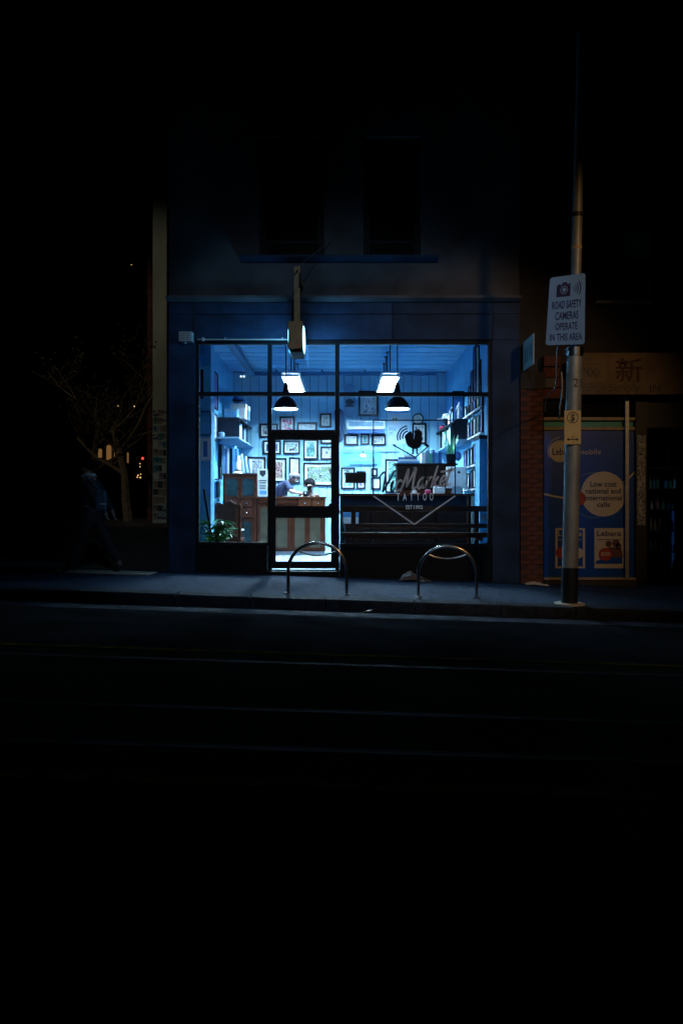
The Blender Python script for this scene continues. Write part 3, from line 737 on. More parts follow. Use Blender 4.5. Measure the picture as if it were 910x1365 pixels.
# hanging black board
hb = thing('hanging_board', 'black board with faint script hanging in the right window', 'sign', P(474, 644, .25))
MB().pbox(460, 488, 629.7, 644, .25, .265).build('board', mat('black_board', (.012, .012, .014), .5), hb)
ptext('Open', 465, 482, 633, 641, .247, shear=.35).build('lettering', mat('faint_chalk', (.03, .03, .033), .8), hb)
for q in (464, 484): MB().tube([P(q, 629.7, .257), P(q, 528, .257)], .0015, 4).build('cord', M['pale'], hb)

# ------------------------------------------------------------------ left side of the shop
# black wall shelf with open side
d0, d1 = 3.7, 5.96; xa, xb = XWL + .002, X_(319, 3.7); z0, z1 = Z_(584, 3.7), Z_(556, 3.7)
sh = thing('wall_shelf', 'long black box shelf on the left wall with books and boxes on top', 'shelf', (xa, d0, z0))
MB().box(xa, xb, d0, d0 + .025, z0, z1).build('end_panel', M['blackin'], sh)
MB().box(xa, xb, d0 + .026, d1, z1 - .025, z1).build('top_panel', M['blackin'], sh)
MB().box(xa, xa + .02, d0 + .026, d1, z0 + .002, z1 - .027).build('back_panel', M['blackin'], sh)
for q in (4.5, 5.2): MB().box(xa + .022, xb - .01, q, q + .02, z0 + .002, z1 - .027).build('divider', M['blackin'], sh)
MB().box(xa, xb + .03, d0 - .35, d1, z0 - .03, z0 - .002).build('base_board', M['pale'], sh)
def book(x0, x1, y0, y1, z0, z1, m, label, group, cat='book', name='book'):
    return MB().box(x0, x1, y0, y1, z0, z1).build(name, m, label=label, cat=cat, group=group)
covers = [('pale', 'pale blue'), ('bluebook', 'dark blue'), ('midblue', 'mid blue'), ('white', 'white'), ('redbook', 'red'), ('greenbook', 'green'), ('blackin', 'black')]
y = d0 + .05; k = 0
seq = [6, 0, 3, 1, 2, 3, 6, 4, 3, 0, 1, 2, 3, 6, 0, 1, 3, 2, 6, 0]
while y < d1 - .1 and k < 20:
    w = random.uniform(.04, .09)
    if not any(abs(y + w / 2 - q - .01) < w / 2 + .02 for q in (4.5, 5.2)):
        c = covers[seq[k]]; k += 1
        book(xb - .24, xb - .04, y, y + w - .004, z0, z0 + random.uniform(.25, .36), M[c[0]], c[1] + ' book inside the black shelf on the left wall', 'books in the left wall shelf')
    y += w
# things on top of that shelf
def carton(label, px0, px1, py0, py1, d0, d1, m, lid=None, name='storage_box', cat='box', group=None):
    t = thing(name, label, cat, P((px0 + px1) / 2, py1, d0), group)
    MB().pbox(px0, px1, py0, py1, d0, d1).build('body', m, t, bevel=.004)
    h = py1 - py0
    MB().box(X_(px0, d0) - .008, X_(px1, d0) + .008, d0 - .008, d1 + .008, Z_(py0 + h * .3, d0), Z_(py0, d0) + .004).build('lid', lid or m, t)
    return t
carton('pale blue box at the near end of the black wall shelf', 299, 316, 545, 556, 3.78, 4.1, M['midblue'], M['pale'])
carton('white box behind the pale blue box on the black wall shelf', 308, 327, 538, 557.5, 4.25, 4.55, M['white'], M['paper'])
carton('grey tilted carton at the back of the black wall shelf', 317, 331, 541, 559.8, 4.7, 5.0, M['pale'], M['white'])
t = thing('helmet', 'dark round helmet on top of the boxes on the left wall shelf', 'helmet', P(316, 538, 4.35))
MB().ball(P(317, 533, 4.4), .1, 10, (1.2, 1, .9)).build('shell', M['bluebook'], t, smooth=True); MB().box(X_(310, 4.3), X_(324, 4.3), 4.28, 4.33, Z_(535, 4.3), Z_(532.5, 4.3)).build('visor', M['blackin'], t)
t = thing('toy_figure', 'pale toy figure at the far end of the left wall shelf top', 'figurine', P(335, 568, 5.3))
c_ = Vector((xb - .12, 5.3, z1))
skin('body', M['pale'], t, [[(c_ + Vector((0, 0, .22)), .05), (c_ + Vector((0, 0, .36)), .06), (c_ + Vector((0, 0, .44)), .03), (c_ + Vector((0, 0, .52)), .055)], [(c_ + Vector((0, 0, .22)), .05), (c_ + Vector((.05, 0, .1)), .035), (c_ + Vector((.05, -.02, .012)), .03)], [(c_ + Vector((0, 0, .22)), .05), (c_ + Vector((-.05, 0, .1)), .035), (c_ + Vector((-.05, -.02, .012)), .03)], [(c_ + Vector((0, 0, .36)), .06), (c_ + Vector((.1, 0, .3)), .025), (c_ + Vector((.12, -.04, .2)), .02)], [(c_ + Vector((0, 0, .36)), .06), (c_ + Vector((-.1, 0, .3)), .025), (c_ + Vector((-.12, -.04, .2)), .02)]], 1)
MB().ball(c_ + Vector((0, -.005, .54)), .062, 8, (1, 1, .7)).build('cap', M['bluebook'], t)
# small round camera-like tin on the shelf lip
t = thing('tin', 'small shiny round tin on the lip of the left wall shelf', 'tin', P(294, 581, 3.5))
MB().lathe((X_(295, 3.5), 3.5, z0), [(.06, 0), (.065, .01), (.065, .085), (.05, .1), (.001, .1)], 16).build('body', M['pale'], t, smooth=True); MB().lathe((X_(295, 3.5), 3.5, z0 + .101), [(.02, 0), (.012, .02), (.001, .022)], 10).build('knob', M['chrome'], t)
# portfolios on top of the hutch
zt1 = Z_(631, 3.5)
xs_ = X_(292.5, 3.75)
for i, ci in enumerate([6, 0, 1, 3, 6, 2, 1]):
    w = random.choice([.045, .055, .065]); c = covers[ci]
    book(xs_, xs_ + w - .006, 3.72, 4.0, zt1, zt1 + random.uniform(.5, .62), M[c[0]], c[1] + ' tall folder standing on the wooden hutch', 'folders on the wooden hutch', 'folder', 'folder'); xs_ += w
t = thing('vase', 'tall white tapering vase on the wooden hutch', 'vase', P(315, 631, 3.75))
MB().lathe((X_(316.5, 3.75), 3.78, zt1), [(.001, 0), (.11, .0), (.115, .02), (.075, .06), (.07, .2), (.05, .36), (.055, .38), (.04, .38), (.04, .3)], 20).build('body', M['white'], t, smooth=True)
MB().lathe((X_(316.5, 3.75), 3.78, zt1 + .06), [(.077, 0), (.078, .03)], 20).build('band', M['blackin'], t)
t = thing('paper_rolls', 'bundle of pale blue paper rolls leaning on the hutch top', 'paper rolls', P(330, 630, 3.8))
for i in range(3):
    a = Vector((X_(324 + i * 5, 3.75), 3.78, zt1 + .02)); MB().tube([a, a + Vector((-.06 + i * .01, .1, .40 - i * .06))], .035, 10).build('roll', M['pale'], t, smooth=True)
# near left wall: tall frames on the pier's and wall's sides
def side_picture(label, X, y0, y1, z0, z1, pr, sg, group):
    t = thing('picture', label, 'picture', (X, (y0 + y1) / 2, z0), group); fw = .03
    a, b = (X, X + .03) if sg > 0 else (X - .03, X)
    f = MB(); f.box(a, b, y0, y1, z0, z0 + fw); f.box(a, b, y0, y1, z1 - fw, z1); f.box(a, b, y0, y0 + fw, z0 + fw, z1 - fw); f.box(a, b, y1 - fw, y1, z0 + fw, z1 - fw)
    f.build('frame', M['blackin'], t)
    c, e = (X + .004, X + .014) if sg > 0 else (X - .014, X - .004)
    MB().box(c, e, y0 + fw, y1 - fw, z0 + fw, z1 - fw).build('print', pr, t)
def side_rect(wallx, px0, px1):
    f = lambda px: wallx * F / (px - 455) - D
    return sorted((f(px0), f(px1)))
xw = XWL + .002
for lb, a, b, za, zb, pr in (('tall black framed picture highest on the left side wall', 2.3, 2.95, 3.25, 3.95, PR[9]), ('black framed picture on the left side wall below the highest one', 3.05, 3.6, 3.0, 3.75, PR[4]),
                            ('low black framed picture on the left side wall near the corner pier', 2.3, 2.9, 2.2, 3.1, PR[2]), ('black framed picture on the left side wall above the shelf', 3.0, 3.5, 2.35, 2.9, PR[3])):
    side_picture(lb, xw, a, b, za, zb, pr, 1, 'framed pictures on the left side wall')
# items on the pier front
picture('grey framed panel on the corner pier inside the left window', 266, 583, 281.6, 614, M['bluebook'], 3.4, .695, M['alu'], .02, fw=.02)
picture('plain teal board in a black frame on the corner pier', 266, 548, 281.6, 580, M['sidein'], .1, .695, M['blackin'], .02, fw=.012)
MB().pbox(267, 271, 492, 531, .675, .698).build('thin_board', M['blackin'], label='narrow black board high on the corner pier', cat='board')
MB().bar(P(271.5, 652, .55), P(281, 712, .42), .03).build('timber_stick', M['darkwood'], label='dark timber stick leaning on the corner pier above the plant', cat='stick')
# stack of records / spines beside the pier
zz = FZ
bc = thing('record_rack', 'narrow black rack of upright records between the pier and the hutch', 'rack', (X_(290, 2.2), 2.2, FZ))
for q in (0.05, .95 * .62, 1.15, 1.5): MB().box(XWL + .003, X_(292, 2.2), 2.2, 2.5, FZ + q, FZ + q + .025).build('rack_shelf', M['pale'], bc)
for q in (XWL + .003, X_(291.5, 2.2)): MB().box(q, q + .02, 2.2, 2.5, FZ + 1.526, FZ + 1.75).box(q, q + .02, 2.2, 2.5, FZ, FZ + .05).build('rack_side', M['blackin'], bc)
for lev in (.077, .617, 1.177):
    x = XWL + .01; top = {.077: .5, .617: .5, 1.177: .3}[lev]
    while x < X_(291, 2.2) - .03:
        w = random.uniform(.022, .04); c = covers[random.choice([6, 6, 1, 0, 3])]
        book(x, x + w - .004, 2.21, 2.48, FZ + lev - .002, FZ + lev + top * random.uniform(.85, 1), M[c[0]], c[1] + ' record sleeve in the narrow rack by the left pier', 'records in the narrow rack', 'record', 'record_sleeve'); x += w
# wooden hutch
hd = 3.5
def wood_front(parent, rect, d, m, knob=True, name='drawer', glassm=None):
    px0, px1, py0, py1 = rect
    if glassm:
        mb = MB(); s = 3.0
        mb.pbox(px0, px1, py0, py0 + s, d - .02, d - .002).pbox(px0, px1, py1 - s, py1, d - .02, d - .002).pbox(px0, px0 + s, py0 + s, py1 - s, d - .02, d - .002).pbox(px1 - s, px1, py0 + s, py1 - s, d - .02, d - .002)
        o = mb.build(name, m, parent)
        MB().pbox(px0 + s, px1 - s, py0 + s, py1 - s, d - .012, d - .004).build('glass', glassm, o)
    else:
        o = MB().pbox(px0, px1, py0, py1, d - .022, d - .002).build(name, m, parent, bevel=.004)
    if knob: MB().ball(P((px0 + px1) / 2 if not glassm else (px1 - 1.5), (py0 + py1) / 2, d - .035), .018, 6).build('knob', M['chrome'] if not glassm else M['darkwood'], o, smooth=True)
    return o
hu = thing('wooden_hutch', 'red-brown wooden hutch with two small glass doors behind the left window', 'cabinet', (X_(297, hd), hd, FZ))
MB().box(X_(297, hd), X_(342, hd), hd, hd + .5, FZ, zt1 - .03).build('carcass', M['wood'], hu)
MB().box(X_(296, hd), X_(343, hd), hd - .03, hd + .5, zt1 - .028, zt1 - .002).build('top', M['wood'], hu)
wood_front(hu, (298.5, 319, 635, 664), hd, M['wood'], True, 'door', M['glassd']); wood_front(hu, (320, 341, 635, 664), hd, M['wood'], True, 'door', M['glassd'])
for r_ in ((298.5, 319, 666, 676), (320, 337, 666, 676), (320, 337, 677.5, 690)): wood_front(hu, r_, hd, M['wood'])
wood_front(hu, (320, 338, 692, 738), hd, M['wood'], False, 'door', M['glassd'])
# long counter
CT = Z_(662, hd)
co = thing('shop_counter', 'long red-brown wooden counter with drawers and glass doors seen through the door', 'counter', (X_(343, hd), hd, FZ))
cz0 = Z_(735, hd)
MB().box(X_(342.5, hd), X_(433, hd), hd, hd + .55, cz0, CT - .035).build('carcass', M['wood'], co)
MB().box(X_(342.5, hd), X_(432, hd), hd + .03, hd + .5, FZ, cz0 - .001).build('plinth', M['white'], co)
MB().box(X_(342.3, hd), X_(434.5, hd), hd - .035, hd + .6, CT - .034, CT).build('top', M['wood2'], co)
for r_ in ((398, 414.5, 664.5, 677), (416, 432, 664.5, 677)): wood_front(co, r_, hd, M['wood2'])
wood_front(co, (344, 396, 664.8, 671), hd, M['wood'], False)
for r_ in ((343.5, 364, 673, 733), (365.5, 386, 680, 733), (390, 409, 680, 733), (410, 430, 680, 733)): wood_front(co, r_, hd, M['wood'], False, 'door', mat('frosted_panel', (.046, .036, .016), .5, var=.35, scale=2.2, stretch=(1, 1, 2.5)))
# display card
dc = thing('display_card', 'white card with a black shield standing on the counter end', 'sign', P(349.5, 662, 3.45))
MB().pbox(343.3, 356.4, 625, 661.5, 3.46, 3.475).build('card', M['paper'], dc)
d = 3.4585
ex = lambda px: X_(px, d); ez = lambda py: Z_(py, d)
MB().prism([(ex(346), ez(627)), (ex(354), ez(627)), (ex(354), ez(632)), (ex(350), ez(636)), (ex(346), ez(632))], d, d + .001).build('shield', M['ink'], dc)
for py, a, b in ((640, 345, 355), (643, 346, 354), (647, 345.5, 354.5), (650, 346, 354)): MB().pbox(a, b, py, py + 1.3, d, d + .001).build('text_line', M['ink'], dc)
MB().pbox(346, 355, 654, 659, d, d + .001).build('picture_band', M['midblue'], dc)
# carved wooden chair in the window
d = 1.55
pts = [(283, 728), (283, 681), (285, 675), (292, 672), (297, 674), (302, 669.5), (307, 668.5), (311, 672), (315, 673.5), (319, 672.5), (321, 678), (321, 728)]
ch = thing('wooden_chair', 'carved high-backed wooden chair behind the plant in the left window', 'chair', P(302, 760, d))
cpts = [(X_(a, d), Z_(b, d)) for a, b in pts]; cpts[0] = (cpts[0][0], .42); cpts[-1] = (cpts[-1][0], .42)
MB().prism(cpts, d, d + .05).build('backrest', M['wood'], ch)
MB().ribbon([(X_(a, d), Z_(b, d) + .012) for a, b in pts[2:-1]], .03, d - .012, .074).build('crest_rail', M['wood2'], ch)
MB().box(X_(314, d), X_(317, d), d - .02, d - .002, .5, Z_(677, d)).box(X_(286, d), X_(289, d), d - .02, d - .002, .5, Z_(684, d)).build('stile', M['wood2'], ch)
MB().box(X_(283, d), X_(321, d), d + .052, d + .5, .40, .45).build('seat', M['wood'], ch)
for q in (283, 318):
    for yy in (d, d + .44): MB().box(X_(q, d), X_(q + 3, d), yy + .002, yy + .045, FZ, .399).build('leg', M['wood'], ch)
MB().box(X_(318.5, d), X_(321.5, d), d + .052, d + .45, Z_(708, d), Z_(706, d)).build('armrest', M['white'], ch, bevel=.004)
# leafy plant
pt = thing('potted_plant', 'leafy green plant in the bottom left corner of the window', 'plant', P(288, 740, .45))
pc = Vector((X_(288, .45), .45, 0))
MB().lathe((pc.x, pc.y, FZ), [(.001, 0), (.13, 0), (.17, .38), (.18, .40), (.15, .40), (.15, .36), (.001, .36)], 20).build('pot', M['terracotta'], pt, smooth=True)
MB().box(pc.x - .3, pc.x + .33, .25, .6, FZ + .0, FZ + .012).build('saucer_tray', M['white'], pt) if False else None
def leafmesh(L, Wd):
    mb = MB(); n = 5; vs = []
    for i in range(n + 1):
        t = i / n; w_ = Wd * math.sin(math.pi * min(1, .12 + t * .88)) * (1 - .2 * t); yb = L * t; zb = .35 * L * t - .55 * L * t * t
        vs += [(-w_, yb, zb + w_ * .35), (0, yb, zb), (w_, yb, zb + w_ * .35)]
    fs = []
    for i in range(n):
        for k in (0, 1): fs.append((i * 3 + k, i * 3 + k + 1, i * 3 + k + 4, i * 3 + k + 3))
    return mb.add(vs, fs)
lm = leafmesh(.27, .048).build('leaf', M['leaf'], pt, smooth=True)
lmesh = lm.data
bpy.data.objects.remove(lm)
for i in range(84):
    az = random.uniform(0, 6.283); st = random.uniform(.05, .34)
    base = Vector((pc.x + math.cos(az) * st * .8, pc.y + math.sin(az) * st * .4, random.uniform(.38, .78)))
    o = bpy.data.objects.new('leaf', lmesh); COL.objects.link(o); o.parent = pt
    o.location = base - ORG[pt.name]; o.rotation_euler = (random.uniform(-.4, .7), random.uniform(-.5, .5), az - math.pi / 2); s_ = random.uniform(.6, 1.15); o.scale = (s_, s_, s_)
sb = MB()
for i in range(10):
    az = random.uniform(0, 6.283); sb.tube([(pc.x, pc.y, .36), (pc.x + .1 * math.cos(az), pc.y + .06 * math.sin(az), .55), (pc.x + .2 * math.cos(az), pc.y + .1 * math.sin(az), .66)], .006, 5)
sb.tube([(pc.x + .1, pc.y, .36), (pc.x + .13, pc.y, .62), (pc.x + .10, pc.y, .82)], .006, 5)
sb.build('stems', M['leaf2'], pt)

# ------------------------------------------------------------------ right side of the shop
RD = 1.6; RT = Z_(658, RD)
rc = thing('reception_desk', 'dark brown panelled reception desk behind the right window', 'desk', (X_(540, RD), RD, FZ))
MB().box(X_(453, RD), X_(628, RD), RD + .03, RD + .55, FZ, RT - .04).build('carcass', M['darkwood'], rc)
MB().box(X_(450, RD), X_(632, RD), RD - .03, RD + .6, RT - .038, RT).build('top', M['wood'], rc)
for a, b in ((455, 492), (495, 580), (583, 626)): MB().pbox(a, b, 676, 738, RD + .008, RD + .028).build('panel', M['darkwood'], rc, bevel=.006)
MB().pbox(455, 626, 662, 674, RD + .01, RD + .028).build('upper_panel', M['blackin'], rc)
for q in (622, 628): MB().pbox(q, q + 2.2, 661, 742, RD - .01, RD + .006).build('corner_post', M['timber' if q == 628 else 'wood2'], rc)
# bench with slats near the glass
bn = thing('slatted_bench', 'dark timber slatted bench running along the right window', 'bench', (X_(552, .45), .45, FZ))
for py0, py1, dd in ((674.3, 682, .40), (698, 704, .40)): MB().pbox(455, 650, py0, py1, dd, dd + .035).build('back_slat', M['slat'], bn, bevel=.004)
for k in range(4): MB().box(X_(455, .34), X_(648, .34), .30 - k * .07 + .001, .362 - k * .07, Z_(716, .3), Z_(709.5, .3)).build('seat_slat', M['slat'], bn, bevel=.004)
for q in (468, 632): MB().pbox(q, q + 6, 676, 700, .437, .47).box(X_(q, .45), X_(q + 6, .45), .437, .47, FZ, Z_(700, .437)).build('leg', M['slat'], bn)
for q in (468, 632): MB().box(X_(q, .45), X_(q + 6, .45), .1, .435, Z_(716, .3) - .05, Z_(716, .3) - .002).build('seat_bearer', M['slat'], bn)
# cartons, cable on the floor end
for i, (a, b) in enumerate(((457, 468), (471, 478))):
    t = thing('carton', ('wider' if i == 0 else 'narrower') + ' of two blue and white cartons behind the bench, near the door', 'box', P((a + b) / 2, 698, 1.3), 'cartons by the door')
    MB().pbox(a, b, 683, 698.5, 1.28, 1.45).build('body', M['midblue'], t); MB().pbox(a + .5, b - .5, 689.5, 698, 1.276, 1.279).build('label_band', M['white'], t)
MB().pbox(453, 480, 699, 702, 1.25, 1.55).build('side_shelf', M['darkwood'], label='low dark ledge holding the two cartons', cat='shelf')
MB().tube(catmull([P(451.5, 680, .15), P(455, 690, .16), P(459, 702, .17), P(460, 714, .17), P(459, 725, .17)], 5), .008, 6).build('hanging_cable', M['pale'], label='pale blue cable hanging inside the window beside the door', cat='cable')
MB().ball(P(452.5, 720.5, .3), .04, 8).build('white_ball', M['white'], label='small white ball low beside the door', cat='ball') if False else None
# hutch behind the desk
hd2 = 2.35; hz1 = Z_(617.5, hd2)
h2 = thing('dark_hutch', 'dark brown wooden hutch behind the script lettering', 'cabinet', (X_(565, hd2), hd2, FZ))
MB().box(X_(529, hd2), X_(607, hd2), hd2, hd2 + .45, FZ, hz1 - .03).build('carcass', M['darkwood'], h2)
MB().box(X_(526, hd2), X_(610, hd2), hd2 - .03, hd2 + .48, hz1 - .028, hz1).build('top', M['darkwood'], h2)
for a, b in ((531, 566), (568, 605)): MB().pbox(a, b, 622, 652, hd2 - .02, hd2 - .002).build('door', M['darkwood'], h2, bevel=.006)
MB().pbox(532, 604, 653.5, 660, hd2 - .02, hd2 - .002).build('drawer', M['wood'], h2)
z = hz1
for i, (a, b, c, nm) in enumerate(((530, 560, 'midblue', 'mid blue'), (532, 558, 'white', 'white'), (531, 555, 'bluebook', 'dark blue'), (538, 556, 'paper', 'cream'))):
    h = .04; book(X_(a, hd2), X_(b, hd2), hd2 + .02, hd2 + .3, z, z + h - .002, M[c], nm + ' book lying in the stack on the dark hutch', 'books on the dark hutch'); z += h
xq = X_(562, hd2)
for ci, hh in ((3, .22), (0, .25), (5, .2), (1, .26), (2, .2), (1, .23)):
    w = random.uniform(.05, .08); c = covers[ci]; book(xq, xq + w - .004, hd2 + .05, hd2 + .28, hz1, hz1 + hh, M[c[0]], c[1] + ' book standing upright on the dark hutch', 'books on the dark hutch'); xq += w
# snake plant in black pot
sp = thing('snake_plant', 'upright green snake plant in a black pot on the dark hutch', 'plant', (X_(601, hd2), hd2 + .1, hz1))
c_ = Vector((X_(601.5, hd2), hd2 + .12, hz1))
MB().lathe(c_, [(.001, 0), (.07, 0), (.09, .17), (.095, .18), (.075, .18), (.075, .15), (.001, .15)], 16).build('pot', M['blackin'], sp, smooth=True)
for i in range(9):
    a = i * 2.4; L = random.uniform(.28, .46); dv = Vector((math.cos(a) * .09, math.sin(a) * .06, L)); b_ = c_ + Vector((math.cos(a) * .03, math.sin(a) * .03, .15))
    pts = [b_ + dv * t + Vector((math.cos(a), 0, 0)) * (.04 * t * t) for t in (0, .35, .7, 1)]
    mb = MB(); sw = Vector((-math.sin(a + .5), math.cos(a + .5), 0))
    vs = []
    for p, w_ in zip(pts, (.014, .022, .016, .001)): vs += [p - sw * w_, p + sw * w_ + Vector((0, .004, 0))]
    mb.add(vs, [(0, 1, 3, 2), (2, 3, 5, 4), (4, 5, 7, 6)]).build('leaf', M['leaf2'], sp)
MB().ball(P(610, 608, hd2 + .1), .07, 8, (1, 1, 1.35)).build('dark_jug', M['bluebook'], label='dark blue rounded jug beside the snake plant', cat='jug', smooth=True)
# computer seen from behind
d = RD + .05
cm = thing('computer', 'silver all-in-one computer seen from behind on the reception desk', 'computer', P(608, 658, d))
MB().pbox(594.5, 621.5, 622, 651, d, d + .03).build('back_shell', mat('silver_shell', (.85, .88, .9), .45), cm, bevel=.01)
MB().prism([(X_(603, d), Z_(648, d)), (X_(613, d), Z_(648, d)), (X_(615, d), RT + .004), (X_(601, d), RT + .004)], d - .03, d - .008).build('stand', M['alu'], cm)
lg = MB(); lx, lz = X_(611.5, d), Z_(629.5, d); lg.disc((lx - .009, lz), .022, d - .003, d - .0005, 14, .017); lg.disc((lx + .009, lz), .022, d - .0032, d - .0007, 14, .017); lg.ribbon([(lx, lz + .025), (lx + .01, lz + .042)], .008, d - .003, .002)
lg.build('emblem', M['ink'], cm)
# small things on the desk
t = thing('tape_roll', 'small white and brown roll on the reception desk', 'tape roll', P(553, 658, RD))
MB().lathe((X_(553, RD), RD + .1, RT), [(.05, 0), (.05, .05), (.03, .05), (.03, .0), (.05, 0)], 16).build('roll', M['white'], t); MB().lathe((X_(553, RD), RD + .1, RT + .052), [(.035, 0), (.03, .02), (.001, .022)], 12).build('core', M['timber'], t)
for a, b, h, c, nm in ((568, 575, 5, 'redbook', 'small pinkish box'), (579, 594, 9, 'paper', 'long white tissue box'), (612, 618, 15, 'paper', 'tall white jug')):
    t = thing('desk_box', nm + ' on the reception desk', 'box', P((a + b) / 2, 658, RD)); MB().box(X_(a, RD), X_(b, RD), RD + .1, RD + .22, RT, RT + h * 13.6 / F).build('body', M[c], t, bevel=.006)
    MB().box(X_(a + 1, RD), X_(b - 1, RD), RD + .12, RD + .2, RT + h * 13.6 / F + .001, RT + h * 13.6 / F + .012).build('lid', M['pale'], t)
# right wall black shelf with frame, figure, cap
xb2 = X_(607, 2.85); d0, d1 = 2.85, 5.96; z0, z1 = Z_(587, 2.85), Z_(558, 2.85)
s2 = thing('wall_shelf', 'black box shelf on the right wall carrying a statue and a cap', 'shelf', (xb2, d0, z0)); xa = XWR - .002
MB().box(xb2, xa, d0, d0 + .025, z0, z1).build('end_panel', M['blackin'], s2)
MB().box(xb2, xa, d0 + .026, d1, z1 - .025, z1).build('top_panel', M['blackin'], s2)
MB().box(xa - .02, xa, d0 + .026, d1, z0 + .002, z1 - .027).build('back_panel', M['blackin'], s2)
for q in (3.6, 4.4, 5.2): MB().box(xb2 + .01, xa - .022, q, q + .02, z0 + .002, z1 - .027).build('divider', M['blackin'], s2)
MB().box(xb2 - .02, xa, d0 - .3, d1, z0 - .03, z0 - .002).build('base_board', M['pale'], s2)
y = 3.65; k = 0; seq = [3, 1, 0, 3, 6, 2, 3, 1, 5, 0, 3, 1, 5, 2, 3, 6]
while y < d1 - .1 and k < 16:
    w = random.uniform(.05, .1)
    if not any(abs(y + w / 2 - q - .01) < w / 2 + .02 for q in (3.6, 4.4, 5.2)):
        c = covers[seq[k]]; k += 1
        book(xb2 + .02, xb2 + .2, y, y + w - .004, z0, z0 + random.uniform(.27, .36), M[c[0]], c[1] + ' book inside the black shelf on the right wall', 'books in the right wall shelf')
    y += w
fb = thing('framed_board', 'dark framed board standing on the black shelf on the right wall', 'picture', P(605, 557, 3.1))
MB().box(xb2 - .02 + .03, X_(622, 3.0), 3.3, 3.33, z1, Z_(520, 3.2)).build('board', M['blackin'], fb); MB().box(xb2 + .03, X_(620, 3.0), 3.292, 3.298, z1 + .03, Z_(523, 3.2)).build('print', M['bluebook'], fb)
st = thing('statue', 'small pale standing statue on the near end of the right wall shelf', 'statue', P(611, 557, 2.95))
c_ = Vector((X_(611.5, 2.95), 2.97, z1))
skin('body', M['white'], st, [[(c_ + Vector((0, 0, .17)), .028), (c_ + Vector((0, 0, .26)), .034), (c_ + Vector((.004, 0, .30)), .014), (c_ + Vector((.004, -.004, .345)), .024)], [(c_ + Vector((0, 0, .17)), .028), (c_ + Vector((.022, 0, .09)), .018), (c_ + Vector((.03, 0, .016)), .014)], [(c_ + Vector((0, 0, .17)), .028), (c_ + Vector((-.02, 0, .09)), .018), (c_ + Vector((-.022, 0, .016)), .014)], [(c_ + Vector((0, 0, .26)), .034), (c_ + Vector((-.05, 0, .21)), .012), (c_ + Vector((-.055, -.02, .15)), .01)], [(c_ + Vector((0, 0, .26)), .034), (c_ + Vector((.05, 0, .22)), .012), (c_ + Vector((.045, -.03, .17)), .01)]], 1)
MB().box(c_.x - .05, c_.x + .05, 2.93, 3.01, z1, z1 + .012).build('base', M['pale'], st)
cpn = thing('cap_on_head', 'white cap on a dark display head on the right wall shelf', 'cap', (xb2 + .08, 4.6, z1))
c_ = Vector((xb2 + .08, 4.6, z1))
MB().lathe(c_, [(.06, 0), (.05, .05), (.09, .12), (.1, .2), (.08, .26), (.001, .28)], 16).build('display_head', M['blackin'], cpn, smooth=True)
MB().lathe(c_ + Vector((0, 0, .19)), [(.108, 0), (.115, .05), (.09, .11), (.001, .13)], 16).build('crown', M['white'], cpn, smooth=True); MB().prism([(c_.x - .2, c_.z + .185), (c_.x - .08, c_.z + .185), (c_.x - .08, c_.z + .215), (c_.x - .19, c_.z + .2)], 4.52, 4.68).build('peak', M['white'], cpn)
rb = thing('red_bag', 'small red pouch at the far end of the right wall shelf', 'pouch', (xb2 + .05, 5.2, z1)); MB().ball((xb2 + .06, 5.2, z1 + .055), .06, 8, (1.2, 1, .9)).build('body', M['redbook'], rb, smooth=True); MB().box(xb2 + .03, xb2 + .09, 5.17, 5.23, z1 + .1, z1 + .12).build('flap', M['blackin'], rb)
for i, (dy, hh, c, nm) in enumerate(((3.55, .3, 'pale', 'pale blue'), (3.75, .34, 'midblue', 'mid blue'), (4.0, .36, 'blackin', 'black'), (4.25, .33, 'white', 'white'))):
    t = thing('bottle', nm + ' tall bottle on the right wall shelf', 'bottle', (xb2 + .09, dy, z1), 'bottles on the right wall shelf')
    MB().lathe((xb2 + .09, dy, z1), [(.001, 0), (.045, 0), (.045, hh * .6), (.018, hh * .75), (.018, hh * .95)], 12).build('body', M[c], t, smooth=True); MB().lathe((xb2 + .09, dy, z1 + hh * .95), [(.02, 0), (.02, .03), (.001, .032)], 10).build('cap', M['alu'], t)
# tall narrow frames and decks on the right wall near the glass
xw = XWR - .002
names = ['tallest', 'second tallest', 'third tallest', 'fourth tallest', 'shortest']
for i, (a, b, za, zb, pr) in enumerate(((1.9, 2.15, 2.75, 4.0, PR[4]), (1.6, 1.85, 2.75, 3.95, PR[9]), (2.2, 2.45, 2.75, 3.6, PR[4]), (2.5, 2.72, 2.72, 3.35, PR[3]), (1.45, 1.58, 2.75, 3.65, PR[2]))):
    side_picture(names[i] + ' of the narrow black frames high on the right wall', xw, a, b, za, zb, pr, -1, 'narrow frames on the right wall')
